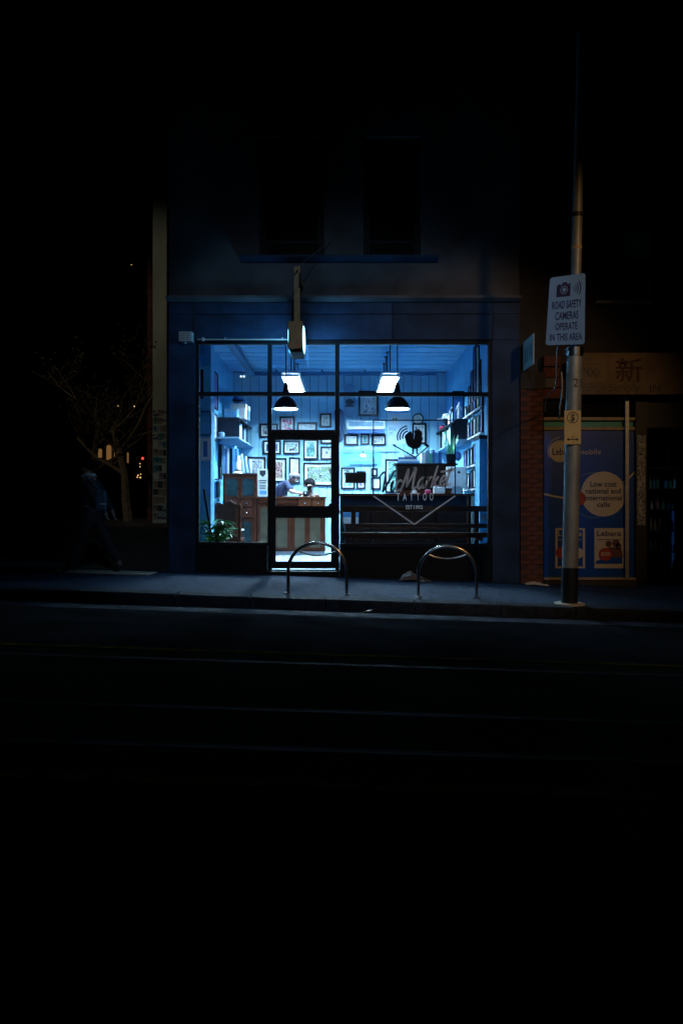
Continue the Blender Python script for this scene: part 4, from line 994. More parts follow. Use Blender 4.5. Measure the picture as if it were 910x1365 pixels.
# rows of small framed sheets standing on white ledges along the right wall near the glass
ordn = ['first', 'second', 'third', 'fourth', 'fifth', 'sixth']
random.seed(21)
for rn, za, zb in (('top', 2.79, 3.02), ('second', 2.33, 2.72), ('third', 1.80, 2.2), ('lowest', 1.36, 1.74)):
    t = thing('picture_ledge', 'white ledge under the ' + rn + ' row of narrow frames on the right wall', 'ledge', (xw, 1.3, za - .03), 'ledges on the right wall')
    MB().box(xw - .07, xw, 1.2, 3.3, za - .03, za - .002).build('plank', M['white'], t)
    for q in (1.3, 2.2, 3.1): MB().prism([(xw - .06, za - .034), (xw - .002, za - .034), (xw - .002, za - .1)], q, q + .02).build('bracket', M['alu'], t)
    for k in range(6):
        y0 = 1.22 + .34 * k
        side_picture(ordn[k] + ' frame from the glass in the ' + rn + ' row on the right wall', xw - .004, y0, y0 + .27, za, za + (zb - za) * random.uniform(.82, 1), [PR[4], M['midblue'], PR[3], M['bluebook'], PR[9], PR[2]][(k * 5 + len(rn)) % 6], -1, 'framed sheets on the right wall ledges')
MB().pbox(641, 649, 685, 694, .69, .697).build('notice', PR[3], label='small printed notice on the low pier at the right end of the bench', cat='notice')

# ------------------------------------------------------------------ people in the shop
def hand(w, dirv, up, side):
    """palm and five fingers as chains; rooted at the wrist w"""
    f = dirv.normalized(); u = up.normalized(); s = f.cross(u).normalized() * side
    ch = [[(w, .026), (w + f * .045, .034), (w + f * .085, .032)]]
    for i, (o, L) in enumerate(((-.030, .062), (-.010, .075), (.010, .070), (.028, .055))):
        b_ = w + f * .082 + s * o
        ch.append([(b_, .0098), (b_ + f * L * .5 - u * .008, .009), (b_ + f * L * .85 - u * .03, .008)])
    b_ = w + f * .03 - s * .028
    ch.append([(b_, .012), (b_ - s * .03 + f * .025 - u * .01, .010), (b_ - s * .035 + f * .055 - u * .02, .009)])
    return ch
def head_chain(neck, hd_, fwd, k=1.0):
    return [[(neck, .055 * k), (neck + (hd_ - neck) * .55, .062 * k), (hd_, .092 * k), (hd_ + (hd_ - neck).normalized() * .075 * k, .075 * k)],
            [(hd_, .092 * k), (hd_ + fwd * .072 * k - (hd_ - neck).normalized() * .02, .016 * k)]]
def face(parent, hd_, fwd, upv, k, skn):
    s = fwd.cross(upv).normalized()
    for q in (-1, 1):
        MB().ball(hd_ + fwd * .086 * k + s * q * .034 * k + upv * .008, .012 * k, 6).build('eye', M['ink'], parent)
        MB().ball(hd_ + s * q * .093 * k - upv * .005, .022 * k, 6, (.6, .7, 1.2)).build('ear', skn, parent)
    MB().bar(hd_ + fwd * .085 * k - upv * .05 * k - s * .024 * k, hd_ + fwd * .085 * k - upv * .05 * k + s * .024 * k, .007, .007).build('mouth', M['darkwood'], parent)
def hair_cap(parent, hd_, fwd, upv, k, m, name='hair', cover=1.0):
    mb = MB(); b_ = MB().ball((0, 0, 0), 1, 14); s = fwd.cross(upv).normalized(); vs = []
    c = hd_ + upv * .040 * k - fwd * .038 * k
    for v in b_.v:
        rr = .098 * k * (1 + .04 * math.sin(v.x * 17 + v.y * 23 + v.z * 11)); z = max(v.z, -.55 * cover)
        vs.append(c + s * v.x * rr + fwd * v.y * rr * 1.02 + upv * z * rr * .98)
    mb.add(vs, b_.f).build(name, m, parent, smooth=True)
# grey-haired man leaning over the counter
d = hd + .75
p1 = thing('person', 'grey-haired person in a blue shirt leaning over the counter', 'person', (X_(372, d), d, FZ))
pv = lambda px, py, dd=0: P(px, py, d + dd)
sh_l, sh_r = pv(381, 644, -.16), pv(379, 645, .17)
wr1, wr2 = pv(399, 657.5, -.2), pv(402, 658, -.02)
torso = [(pv(368, 689), .15), (pv(369, 672), .145), (pv(374, 655), .16), (pv(380, 646), .12), (pv(385, 642.5), .06)]
legs = [[(pv(368, 689), .15), (pv(366, 712, -.1), .085), (Vector((X_(366, d), d - .1, FZ + .08)), .05), (Vector((X_(370, d), d - .13, FZ + .03)), .035)], [(pv(368, 689), .15), (pv(370, 712, .1), .085), (Vector((X_(369, d), d + .1, FZ + .08)), .05), (Vector((X_(374, d), d + .1, FZ + .03)), .035)]]
hd1 = pv(392, 637.5, -.06); fw1 = Vector((.75, -.45, -.5)).normalized(); up1 = (hd1 - pv(385, 642.5)).normalized()
arms = [[(pv(380, 646), .12), (sh_l, .062), (pv(387, 655, -.26), .05), (wr1, .03)], [(pv(380, 646), .12), (sh_r, .062), (pv(391, 655, .16), .05), (wr2, .03)]]
skin('body', M['skinm'], p1, [torso] + head_chain(pv(385, 642.5), hd1, fw1, 1.22) + legs + arms + hand(wr1, Vector((1, .1, -.1)), Vector((0, 0, 1)), 1) + hand(wr2, Vector((1, -.1, -.1)), Vector((0, 0, 1)), -1))
gr = lambda ch, e: [(p, r + e) for p, r in ch]
skin('shirt', M['denim'], p1, [gr(torso[:4], .022), gr(arms[0][:3], .018), gr(arms[1][:3], .018)])
skin('trousers', M['dcloth'], p1, [gr(l[:3], .015) for l in legs])
face(p1, hd1, fw1, up1, 1.22, M['skinm']); hair_cap(p1, hd1, fw1, up1, 1.14, M['grey'])
# dark-haired man sitting behind the counter looking down
d = hd + .8
p2 = thing('person', 'dark-haired person in a white shirt bent down behind the counter', 'person', (X_(414, d), d, FZ))
pv = lambda px, py, dd=0: P(px, py, d + dd)
nk = pv(413, 657.5, .02); hd2_ = pv(413, 647.5, -.1)
torso = [(pv(415, 712, .1), .14), (pv(415, 694, .08), .14), (pv(414, 673, .04), .15), (pv(413.5, 664, .03), .1), (nk, .055)]
wr1, wr2 = pv(400, 658, -.22), pv(424, 660, -.2)
arms = [[(pv(413.5, 664, .03), .1), (pv(404, 664, .02), .058), (pv(398, 671, -.1), .046), (wr1, .028)], [(pv(413.5, 664, .03), .1), (pv(424, 665, .02), .058), (pv(428, 672, -.1), .046), (wr2, .028)]]
legs = [[(pv(415, 712, .1), .14), (pv(409, 714, -.12), .08), (Vector((X_(409, d), d - .14, FZ + .08)), .05), (Vector((X_(409, d), d - .2, FZ + .03)), .035)], [(pv(415, 712, .1), .14), (pv(421, 714, -.12), .08), (Vector((X_(421, d), d - .14, FZ + .08)), .05), (Vector((X_(421, d), d - .2, FZ + .03)), .035)]]
fw2 = Vector((.15, -.93, -.22)).normalized(); up2 = Vector((.04, -.22, .97)).normalized()
skin('body', M['skin2'], p2, [torso] + head_chain(nk, hd2_, fw2, 1.18) + arms + legs + hand(wr1, Vector((.6, -.5, -.1)), Vector((0, 0, 1)), 1) + hand(wr2, Vector((-.6, -.5, -.1)), Vector((0, 0, 1)), -1))
skin('shirt', M['wcloth'], p2, [gr(torso[:4], .02), gr(arms[0][:3], .02), gr(arms[1][:3], .02)])
skin('trousers', M['dcloth'], p2, [gr(l[:3], .015) for l in legs])
face(p2, hd2_, fw2, up2, 1.18, M['skin2']); hair_cap(p2, hd2_, fw2, up2, 1.2, M['hair'])
stl = thing('stool', 'stool under the person in the white shirt', 'stool', (X_(415, d), d + .1, FZ))
MB().lathe((X_(415, d), d + .12, FZ), [(.2, 0), (.2, .03), (.03, .05), (.03, .2)], 16).lathe((X_(415, d), d + .12, Z_(712, d) - .2), [(.001, 0), (.18, 0), (.18, .05), (.001, .05)], 16).build('seat', M['blackin'], stl)
# white paper and dark tape on the counter
MB().pbox(376, 412, 661.3, 661.8, hd + .25, hd + .5).build('drawing_sheet', M['paper'], label='white drawing sheet lying on the counter between the two people', cat='paper')
dk = thing('tape_dispenser', 'small black dispenser on the counter in front of the dark-haired person', 'dispenser', P(407, 661, hd + .1)); MB().pbox(403.5, 410.5, 654.5, 661.7, hd + .08, hd + .18).build('body', M['blackin'], dk, bevel=.008); MB().lathe(P(407, 657, hd + .07), [(.02, 0), (.02, .008), (.001, .008)], 12, 'Y').build('wheel', M['paper'], dk)

# ------------------------------------------------------------------ bicycle hoops on the footpath
def hoop(pxl, pxr, py0, py1, yb, label):
    xl, xr = X_(pxl, yb), X_(pxr, yb); r = (xr - xl) / 2; cx = (xl + xr) / 2
    ztop = Z_(py0, yb) - .022; zc_ = ztop - r * .95
    t = thing('bicycle_rack', label, 'bike rack', (cx, yb, gz(cx, yb)), 'bicycle hoops on the footpath')
    pts = [(xl, yb, gz(xl, yb) - .03), (xl, yb, zc_ - .1)] + [(cx - r * math.cos(a), yb, zc_ + r * .95 * math.sin(a)) for a in [math.pi * i / 24 for i in range(25)]] + [(xr, yb, zc_ - .1), (xr, yb, gz(xr, yb) - .03)]
    MB().tube(pts, .0225, 12).build('hoop', M['steel'], t, smooth=True)
    arc = [(cx + r * .72 * s_, yb, ztop - .115 - .06 * (1 - s_ * s_) * 1.15 + .02) for s_ in [-1 + i / 7 for i in range(15)]]
    MB().tube(arc, .012, 8).build('cross_bar', M['steel'], t, smooth=True)
    for xx in (xl, xr): MB().lathe((xx, yb, gz(xx, yb) - .006), [(.055, 0), (.055, .012), (.024, .014)], 14).build('base_flange', M['steel'], t)
hoop(384, 462, 721.5, 793, -2.08, 'steel bicycle hoop in front of the shop door')
hoop(557.5, 635, 726, 797, -2.02, 'steel bicycle hoop in front of the right window')
# crumpled newspaper, litter, leaf
def crumple(name, label, cat, c, sx, sy, sz, m):
    mb = MB(); n = 9; random.seed(hash(name) % 1000 if False else len(name) * 7)
    vs = []
    for i in range(n):
        for j in range(n):
            u, v = i / (n - 1) - .5, j / (n - 1) - .5
            h = max(0, .5 - abs(u + .15) - .4 * abs(v)) * 2 * sz + random.uniform(0, .25) * sz
            if i in (0, n - 1) or j in (0, n - 1): h *= .3
            vs.append((c[0] + u * sx + random.uniform(-.02, .02) * sx, c[1] + v * sy, gz(c[0] + u * sx, c[1] + v * sy) + .006 + h))
    fs = [(i * n + j, (i + 1) * n + j, (i + 1) * n + j + 1, i * n + j + 1) for i in range(n - 1) for j in range(n - 1)]
    o = mb.add(vs, fs).build(name, m, label=label, cat=cat)
    md = o.modifiers.new('thickness', 'SOLIDIFY'); md.thickness = .003
crumple('newspaper', 'crumpled newspaper on the footpath under the right window', 'newspaper', (X_(553, -.25), -.3, 0), .48, .26, .13, M['news'])
crumple('litter', 'pale scrap of litter at the foot of the brick pier', 'litter', (X_(715, -.3), -.3, 0), .36, .16, .05, M['adcream'])
MB().add([(0, 0, 0), (.08, .03, .02), (.14, 0, .03), (.08, -.03, .015)], [(0, 1, 2, 3)]).build('dry_leaf', M['yellow'], label='dry leaf lying in the gutter', cat='leaf').location = (X_(490, -2.75), -2.75, rz(X_(490, -2.75)) + .02)

# ------------------------------------------------------------------ pole with its signs
py_ = -2.25; bx_ = X_(758.5, py_); g0 = gz(bx_, py_)
pole = thing('street_pole', 'tall pale leaning pole with a black foot at the kerb', 'pole', (bx_, py_, g0))
LEAN = (X_(769, py_) - bx_) / (Z_(290, py_) - g0)
def pc_(py, dy=0): z = Z_(py, py_); return Vector((bx_ + LEAN * (z - g0), py_ + dy, z))
MB().tube([Vector((bx_, py_, g0 - .05)), pc_(757)], .104, 20).build('black_foot', M['polebase'], pole, smooth=True)
MB().tube([pc_(756.5), pc_(640), pc_(473)], [.1, .1, .098], 20).build('lower_shaft', M['pole'], pole, smooth=True)
MB().tube([pc_(472.5), pc_(380), pc_(286), pc_(150), pc_(40)], [.066, .066, .064, .05, .05], 18).build('upper_shaft', M['pole'], pole, smooth=True)
MB().tube([pc_(475), pc_(464)], .112, 20).build('clamp_band', M['steel'], pole)
MB().tube([pc_(289), pc_(284)], .08, 18).build('upper_collar', M['polebase'], pole)
MB().tube([pc_(332), pc_(328)], .068, 18).build('joint_band', M['ochre'], pole)
MB().lathe((bx_, py_, g0 - .01), [(.20, 0), (.19, .025), (.11, .03)], 20).build('foot_collar', M['adcream'], pole)
ptext('21', 764, 776, 504, 515, py_ - .103).build('number', M['ink'], pole)
cb = catmull([pc_(465, -.08), P(750, 458, py_ - .05), P(743, 464, py_), P(741, 490, py_ + .1), P(740, 515, py_ + .3), P(728, 530, py_ + 1.2), P(726, 548, -.3)], 6)
MB().tube(cb, .009, 8).build('pole_cable', M['alu'], label='grey cable looping from the clamp on the pole to the wall', cat='cable')
MB().tube(catmull([P(748, 496, py_), P(749, 520, py_), P(746, 545, py_), P(745, 560, py_)], 5), .012, 6).build('loose_cable', M['chrome'], label='shiny cord hanging beside the pole', cat='cord')
# road safety camera sign (slightly turned and tilted)
yd = py_ - .13
sg = thing('road_sign', 'white road safety camera sign fixed to the pole', 'sign', P(754, 460, yd))
def quad(u, v, off=0.0):                                     # sign plane: corners measured on the photo, kept on one plane
    tl, tr, bl, br = P(733, 370, yd - .13), P(780, 363.5, yd + .03), P(727, 460, yd - .13), P(779, 458.5, yd + .03)
    p = (tl * (1 - u) + tr * u) * (1 - v) + (bl * (1 - u) + br * u) * v
    return p + nrm * off
tl, tr, bl = P(733, 370, yd - .13), P(780, 363.5, yd + .03), P(727, 460, yd - .13)
nrm = (tr - tl).cross(bl - tl).normalized()
if nrm.y > 0: nrm = -nrm
outl = []
for cu_, cv_, a0 in ((.93, .04, -90), (.93, .96, 0), (.07, .96, 90), (.07, .04, 180)):
    for a in range(0, 91, 18):
        an = math.radians(a0 + a); outl.append((cu_ + .07 * math.cos(an), cv_ + .04 * math.sin(an)))
n = len(outl)
MB().add([quad(u, v) for u, v in outl] + [quad(u, v, -.006) for u, v in outl], [tuple(range(n)), tuple(reversed(range(n, 2 * n)))] + [(i, i + n, (i + 1) % n + n, (i + 1) % n) for i in range(n)]).build('plate', M['signw'], sg)
def sign_flat(name, mb, m): 
    q = MB(); q.add([quad(v.x, v.z, .003) for v in mb.v], mb.f); return q.build(name, m, sg)
for txt, u0, u1, v0, v1 in (('ROAD SAFETY', .10, .90, .36, .475), ('CAMERAS', .20, .82, .52, .635), ('OPERATE', .22, .80, .68, .785), ('IN THIS AREA', .09, .93, .835, .94)):
    t = text_mb(txt, u0, u1, 0, 1, 0, bold=.012); zs = [v.z for v in t.v]
    for v in t.v: v.z = v1 - v.z * (v1 - v0)
    sign_flat('lettering', t, M['signblue'])
def flat(polys):
    mb = MB()
    for p in polys: mb.add([(a, 0, b) for a, b in p], [tuple(range(len(p)))])
    return mb
cpoly = [(.20, .13), (.24, .13), (.24, .115), (.29, .115), (.29, .13), (.33, .13), (.36, .095), (.47, .095), (.50, .13), (.53, .13), (.53, .115), (.58, .115), (.58, .30), (.20, .30)]
sign_flat('camera_symbol', flat([cpoly]), M['signblue'])
q = MB(); c_ = (.40, .205)
ring = lambda r, k=1.0: [(c_[0] + r * math.cos(2 * math.pi * i / 24), c_[1] + r * .57 * math.sin(2 * math.pi * i / 24)) for i in range(24)]
q.add([quad(u, v, .005) for u, v in ring(.105)] , [tuple(range(24))]); q.build('lens_ring', M['signw'], sg)
q = MB(); q.add([quad(u, v, .007) for u, v in ring(.088)], [tuple(range(24))]); q.build('lens', M['signblue'], sg)
q = MB(); q.add([quad(u, v, .009) for u, v in ring(.055)], [tuple(range(24))]); q.build('lens_centre', M['signw'], sg)
for k_, rr in enumerate((.06, .12, .18, .25)):
    arc_ = [(.62 + rr * math.cos(a) , .20 + rr * .62 * math.sin(a)) for a in [math.radians(-38 + 76 * i / 10) for i in range(11)]]
    w_ = .016 + .004 * k_
    q = MB(); q.add([quad(u - w_ / 2, v, .003) for u, v in arc_] + [quad(u + w_ / 2, v, .003) for u, v in arc_], [(i, i + 1, i + 12, i + 11) for i in range(10)]); q.build('wave_symbol', M['signblue'], sg)
MB().bar(pc_(395, -.05), pc_(395, -.115), .05, .03).bar(pc_(440, -.05), pc_(440, -.115), .05, .03).build('clamp', M['steel'], sg)
# yellow parking sign
yd = py_ - .12
ys = thing('parking_sign', 'small yellow plate with a dollar symbol on the pole', 'sign', P(763, 592, yd))
MB().pbox(752, 774, 547, 592, yd, yd + .004).build('plate', M['yellow'], ys)
cc = (X_(763, yd), Z_(556.5, yd)); q = MB()
ringp = [(cc[0] + .068 * math.cos(2 * math.pi * i / 28), cc[1] + .068 * math.sin(2 * math.pi * i / 28)) for i in range(29)]
q.ribbon(ringp, .009, yd - .003, .002); q.build('ring', M['ink'], ys)
ptext('$', 760, 766, 551.5, 562.5, yd - .003, bold=.02).build('dollar_symbol', M['ink'], ys)
q = MB(); za = Z_(585.5, yd); q.ribbon([(X_(757, yd), za), (X_(769.5, yd), za)], .012, yd - .003, .002)
for s_ in (-1, 1): q.prism([(X_(763 + s_ * 8, yd), za), (X_(763 + s_ * 5, yd), za + .022), (X_(763 + s_ * 5, yd), za - .022)], yd - .003, yd - .001)
q.disc((X_(763, yd), Z_(582, yd)), .009, yd - .003, yd - .001, 10); q.disc((X_(763, yd), Z_(589, yd)), .006, yd - .003, yd - .001, 10)
q.build('arrow_symbol', M['ink'], ys)
for q_ in (551, 588): MB().tube([Vector((X_(763, yd), yd + .02, Z_(q_, yd))), Vector((X_(763, yd), yd + .004, Z_(q_, yd)))], .05, 12).build('strap', M['steel'], ys)

# ------------------------------------------------------------------ neighbouring store at right
N = thing('store_building', 'dark neighbouring store with a red brick pier and timber transom', 'building', (X_(800, 0), 0, -.3))
XN = XR + .004
mb = MB()
NX1 = 8.5
mb.box(XN, NX1, .12, .4, Z_(527, 0), Z_(400, 0)); mb.box(XN, X_(798, .12), .12, .4, Z_(400, 0), 9.2); mb.box(X_(866, .12), NX1, .12, .4, Z_(400, 0), 9.2); mb.box(X_(798, .12), X_(866, .12), .12, .4, Z_(305, .12), 9.2)
mb.build('front_wall', M['darkwall'], N)
uw = MB().pbox(798.5, 865.5, 306, 344, .2, .24).build('upper_window', M['timber'], N)
MB().pbox(798.5, 865.5, 346, 399, .22, .25).build('pane', M['darkglass'], uw); MB().pbox(796, 868, 400, 403.5, .02, .12).build('sill', M['timber'], uw)
MB().box(XN, NX1, .41, 7, 9.0, 9.2).build('roof', M['darkwall'], N); MB().box(NX1 - .2, NX1, .41, 7, -.3, 9).build('side_wall', M['darkwall'], N); MB().box(XN, NX1 - .2, 6.8, 7, -.3, 9).build('rear_wall', M['darkwall'], N)
# brick pier
bx0, bx1 = XN + .002, X_(724.5, -.1)
pr = MB().box(bx0 + .006, bx1 - .006, -.09, .1, -.35, Z_(520, 0)).build('brick_pier', M['mortar'], N)
MB().box(bx0, bx1 + .02, -.12, .1, Z_(520, 0) + .002, Z_(497, 0)).build('pier_cap', M['darkwall'], pr)
bw, bh = (bx1 - bx0) / 2, .0755
full = MB().box(bx0, bx0 + bw - .008, -.1, -.02, -.33, -.33 + bh - .01).build('brick', M['brick'], pr, bevel=.003)
half = MB().box(bx0, bx0 + bw / 2 - .008, -.1, -.02, -.33, -.33 + bh - .01).build('brick', M['brick'], pr, bevel=.003)
rows = int((Z_(520, 0) + .33) / bh)
for r_ in range(rows):
    jit = lambda: random.uniform(-.003, .003)
    if r_ % 2 == 0:
        for i in range(2):
            if r_ or i: piece(full, bw * i, jit(), bh * r_)
    else:
        if r_ > 1: piece(half, 0, jit(), bh * r_)
        else: half.location.z += bh
        piece(full, bw * .5, jit(), bh * r_); piece(half, bw * 1.5, jit(), bh * r_)
# terracotta blocks above with a black box
for i, (a, b, c, e) in enumerate(((725, 747, 474, 488), (724, 746, 489.5, 503), (741, 752, 504.5, 516), (724, 752, 517.5, 531))):
    MB().pbox(a, b, c, e, -.06, .118).build('terracotta_block', M['brick'], N)
MB().pbox(725, 740, 504, 516.5, -.1, -.002).build('meter_box', M['polebase'], label='small black meter box between terracotta blocks beside the pole', cat='meter box')
# transom bars, window frame, door
for a, b in ((556, 560), (569, 573)): MB().pbox(724.8, 846, a, b, -.03, .08).build('transom_bar', M['timber'], N)
MB().pbox(725, 846, 528, 555.8, .03, .05).build('transom_pane', M['darkglass'], N); MB().pbox(725, 846, 560.2, 568.8, .03, .05).build('transom_pane', M['teal'], N)
MB().pbox(833.5, 838, 528, 771, -.07, -.035).build('window_mullion', M['alu'], N)
MB().pbox(847, 862, 528, 775, -.05, .08).build('door_jamb', M['polebase'], N)
MB().pbox(725, 847, 770, 773, -.06, .08).build('window_sill', M['timber'], N); MB().box(X_(725, 0), X_(847, 0), -.04, .08, -.4, Z_(773, 0) - .002).build('stall_riser', M['darkwall'], N)
MB().box(XN + .01, NX1 - .2, .42, 6.8, -.4, -.21).build('store_floor', M['concrete'], N)
MB().pbox(862, 990, 527, 570, -.02, .1).build('door_head', M['polebase'], N)
# advertising panel
ad = thing('advertising_panel', 'blue mobile phone advertisement filling the store window', 'advertisement', P(786, 770, 0))
dA = .0
MB().pbox(725, 847, 573.3, 770, dA, dA + .03).build('panel', M['adblue'], ad)
def adp(name, mb, m): return mb.build(name, m, ad)
k_ = dA - .004
def disc_px(cx, cy, r, y, th=.002): return MB().disc((X_(cx, y), Z_(cy, y)), r * 12 / F, y, y + th, 40)
adp('logo_disc', disc_px(746, 601.5, 14.5, k_), M['adcream'])
arcp = [(X_(747 + 17 * math.cos(a), k_), Z_(601 - 18 * math.sin(a), k_)) for a in [math.radians(95 + 5 * i) for i in range(24)]]
adp('logo_ring', MB().ribbon(arcp, .010, k_ - .002, .002), M['adcream'])
adp('lettering', ptext('Lebara', 736, 764, 597.5, 606.5, k_ - .004, bold=.012), M['signblue'])
adp('lettering', ptext('mobile', 770.5, 800.5, 598.5, 605.5, k_ - .002), M['adcream'])
adp('slogan_disc', disc_px(804, 658.5, 30, k_), M['adcream'])
for tx, a, b, c, e in (('Low cost', 786.5, 821.5, 641.5, 649), ('national and', 780, 827.5, 650.8, 658), ('international', 779, 829, 660, 667), ('calls', 795.5, 812.5, 668.8, 675.8)):
    adp('lettering', ptext(tx, a, b, c, e, k_ - .004, bold=.016), M['signblue'])
adp('small_red_disc', disc_px(771, 664.5, 9.5, k_ - .0005), M['adred'])
for pts in ([(725, 658.5), (738, 661.5), (750, 663.5), (766, 664)], [(829, 644), (838, 637), (846, 629)]):
    adp('swoosh', MB().ribbon([(X_(a, k_), Z_(b, k_)) for a, b in pts], .028, k_, .002), M['adcream'])
arcp = [(X_(791 + 31 * math.cos(a), k_), Z_(660 - 30 * math.sin(a), k_)) for a in [math.radians(80 + 5 * i) for i in range(42)]]
adp('thin_ring', MB().ribbon(arcp, .012, k_ + .001, .002), mat('ad_pale_blue', (.12, .25, .42), .5))
for px in (740, 792):
    adp('poster_sheet', MB().pbox(px, px + 39.5, 704, 757.5, k_ - .001, k_ + .002), M['adcream'])
    if px == 740: adp('poster_field', MB().pbox(743, 776.5, 706.5, 755, k_ - .004, k_ - .0015), M['adblue'])
    adp('lettering', ptext('Lebara', px + 3.5, px + 35.5, 707.5, 714.5, k_ - .007, bold=.01), M['signblue'] if px == 792 else M['adcream'])
    adp('poster_rule', MB().pbox(px + 4, px + 35, 719, 719.8, k_ - .007, k_ - .005), M['signblue'] if px == 792 else M['adcream'])
adp('portrait_disc', disc_px(747.5, 737, 7, k_ - .0065), M['adred']); adp('portrait_disc', disc_px(770.5, 737.5, 7, k_ - .0065), M['adcream'])
q = MB()
for cx, cy, r in ((811, 725, 4.2), (820.5, 724, 5), (824, 728, 4)): q.disc((X_(cx, k_), Z_(cy, k_)), r * 12 / F, k_ - .005, k_ - .003)
q.prism([(X_(a, k_), Z_(b, k_)) for a, b in ((805, 738), (809, 730), (816, 729), (828, 731), (830, 742), (824, 745), (806, 745))], k_ - .005, k_ - .003)
adp('figure_silhouette', q, mat('ad_brown', (.12, .05, .04), .6))
adp('blue_base', MB().prism([(X_(a, k_), Z_(b, k_)) for a, b in ((794, 751.5), (794, 748), (806, 743), (829, 743), (829, 751.5))], k_ - .0075, k_ - .0055), M['adblue'])
adp('price_disc', disc_px(806.5, 739, 8.8, k_ - .0095), M['adred'])
adp('lettering', ptext('$0B', 800.5, 813, 736, 741.5, k_ - .012, bold=.015), M['adcream'])
# signboard over the store
sbd = thing('shop_sign', 'faded brown signboard with worn writing over the neighbouring store', 'sign', P(830, 526, -.3))
dS = -.3
MB().pbox(768, 990, 470, 525.5, dS, dS + .1).build('board', M['signb'], sbd)
MB().pbox(770, 808.5, 473, 525, dS - .004, dS - .001).build('cream_field', mat('faded_cream', (.22, .16, .10), .7, var=.25, scale=6), sbd)
MB().pbox(770, 808.5, 515.5, 516.7, dS - .007, dS - .0045).build('rule', M['ink'], sbd); MB().pbox(776, 800, 484.5, 485.5, dS - .007, dS - .0045).build('rule', M['ink'], sbd)
for tx, a, b, c, e in (('PAX', 770, 787, 474, 480), ('Phone', 777, 793, 489, 496), ('Repair', 778, 799, 498, 506), ('australian', 777, 806.5, 508, 514), ('1800 000 000', 770.5, 807.5, 518, 524)):
    pass
ptext('AX', 777, 787, 474, 480, dS - .007).build('lettering', M['ink'], sbd)
ptext('australia', 777, 807, 508, 514, dS - .007).build('lettering', M['ink'], sbd)
ptext('000 000', 777, 807, 518, 524, dS - .007).build('lettering', M['ink'], sbd)
ptext('Simply', 811, 853, 511, 525, dS - .004).build('lettering', M['ink'], sbd)
ptext('IN', 866, 880, 512, 523, dS - .004).build('lettering', M['ink'], sbd)
ptext('\u65b0', 820, 856, 477, 509, dS - .004, bold=.01).build('character', M['signred'], sbd)
for a, b in ((778, 490), (782, 496)):
    pts = catmull([(X_(a + 4 * i, dS), 0, Z_(b + (6 if i % 2 else 0), dS)) for i in range(5)], 4)
    MB().ribbon([(p.x, p.z) for p in pts], .02, dS - .007, .002).build('script_mark', M['ink'], sbd)
# goods inside the store doorway
gs = thing('display_rack', 'dark display rack of small goods just inside the store door', 'rack', P(876, 770, .9))
for k in range(6): MB().box(X_(864, .9), X_(905, .9), .9, 1.3, Z_(765 - k * 28, .9), Z_(763 - k * 28, .9)).build('rack_shelf', M['polebase'], gs)
for q in (864, 903): MB().box(X_(q, .9), X_(q + 1.5, .9), 1.301, 1.33, -.21, Z_(600, .9)).build('rack_post', M['polebase'], gs)
gm = [('alu', 'silver'), ('midblue', 'blue'), ('white', 'white'), ('greenbook', 'green'), ('darkwood', 'brown')]
random.seed(11)
for k in range(5):
    x = X_(866, .95); zb = Z_(763 - k * 28, .9) + .001
    while x < X_(900, .95):
        w = random.uniform(.05, .09); c = random.choice(gm); h = random.uniform(.12, .26)
        t = MB().lathe((x + w / 2, 1.0, zb), [(.001, 0), (w * .42, 0), (w * .42, h * .65), (w * .2, h * .8), (w * .2, h), (.001, h)], 10).build('bottle', M[c[0]], label=c[1] + ' bottle on the ' + ('lowest', 'second lowest', 'middle', 'second highest', 'highest filled')[k] + ' shelf of the display rack inside the store door', cat='bottle', group='bottles on the display rack', smooth=True); x += w + .01
sl = thing('store_lamp', 'dim lamp inside the dark neighbouring store', 'lamp', (X_(885, .5), .5, 2.6))
MB().box(X_(868, .5), X_(930, .5), .45, .6, 2.6, 2.63).build('diffuser', M['storelamp'], sl); MB().box(X_(868, .5), X_(930, .5), .45, .6, 2.635, 2.7).build('housing', M['white'], sl)
fg = thing('drinks_fridge', 'dark drinks fridge with a blue edge strip inside the store door', 'fridge', P(905, 775, 1.5))
MB().box(X_(898, 1.5), X_(960, 1.5), 1.5, 2.1, -.21, Z_(675, 1.5)).build('cabinet', M['polebase'], fg); MB().box(X_(896.5, 1.5), X_(897.7, 1.5), 1.48, 1.55, -.1, Z_(680, 1.5)).build('lit_strip', M['bluestrip'], fg)
for k in range(3): MB().box(X_(899, 1.5), X_(958, 1.5), 1.49, 1.498, Z_(765 - k * 32, 1.5), Z_(737 - k * 32, 1.5)).build('door_panel', M['darkglass'], fg)
MB().pbox(849, 860, 580, 700, -.065, -.052).build('poster_strip', PR[3], label='narrow strip of small flyers on the store door jamb', cat='flyers')

# ------------------------------------------------------------------ left side: pillar, pedestrian, lane, trees, far street
dP = 7.0
pil = thing('concrete_pillar', 'tall grey pillar with old flyers on its lower half, left of the shop', 'pillar', P(212.5, 697, dP))
MB().pbox(203.5, 222, 150, 698, dP, dP + .5).build('shaft', M['pillar'], pil)
MB().pbox(197, 226, 698, 701, dP - .15, dP + .6).build('plinth', M['pillar'], pil)
random.seed(5)
fly = [PR[1], PR[3], PR[7], PR[8], M['ink'], M['signb'], PR[2], M['pillar']]
for r_ in range(14):
    yy = 545 + r_ * 10.6; x = 204.2
    while x < 220:
        w = random.uniform(4, 8); w = min(w, 221.5 - x)
        if w > 2: MB().pbox(x, x + w - .4, yy + random.uniform(0, 1.5), yy + random.uniform(8.5, 10), dP - .008 - random.uniform(0, .004), dP - .001).build('flyer', random.choice(fly), pil)
        x += w
wl = thing('lane_wall', 'dark side wall with an amber lit edge behind the pillar', 'wall', P(199, 700, 9.5))
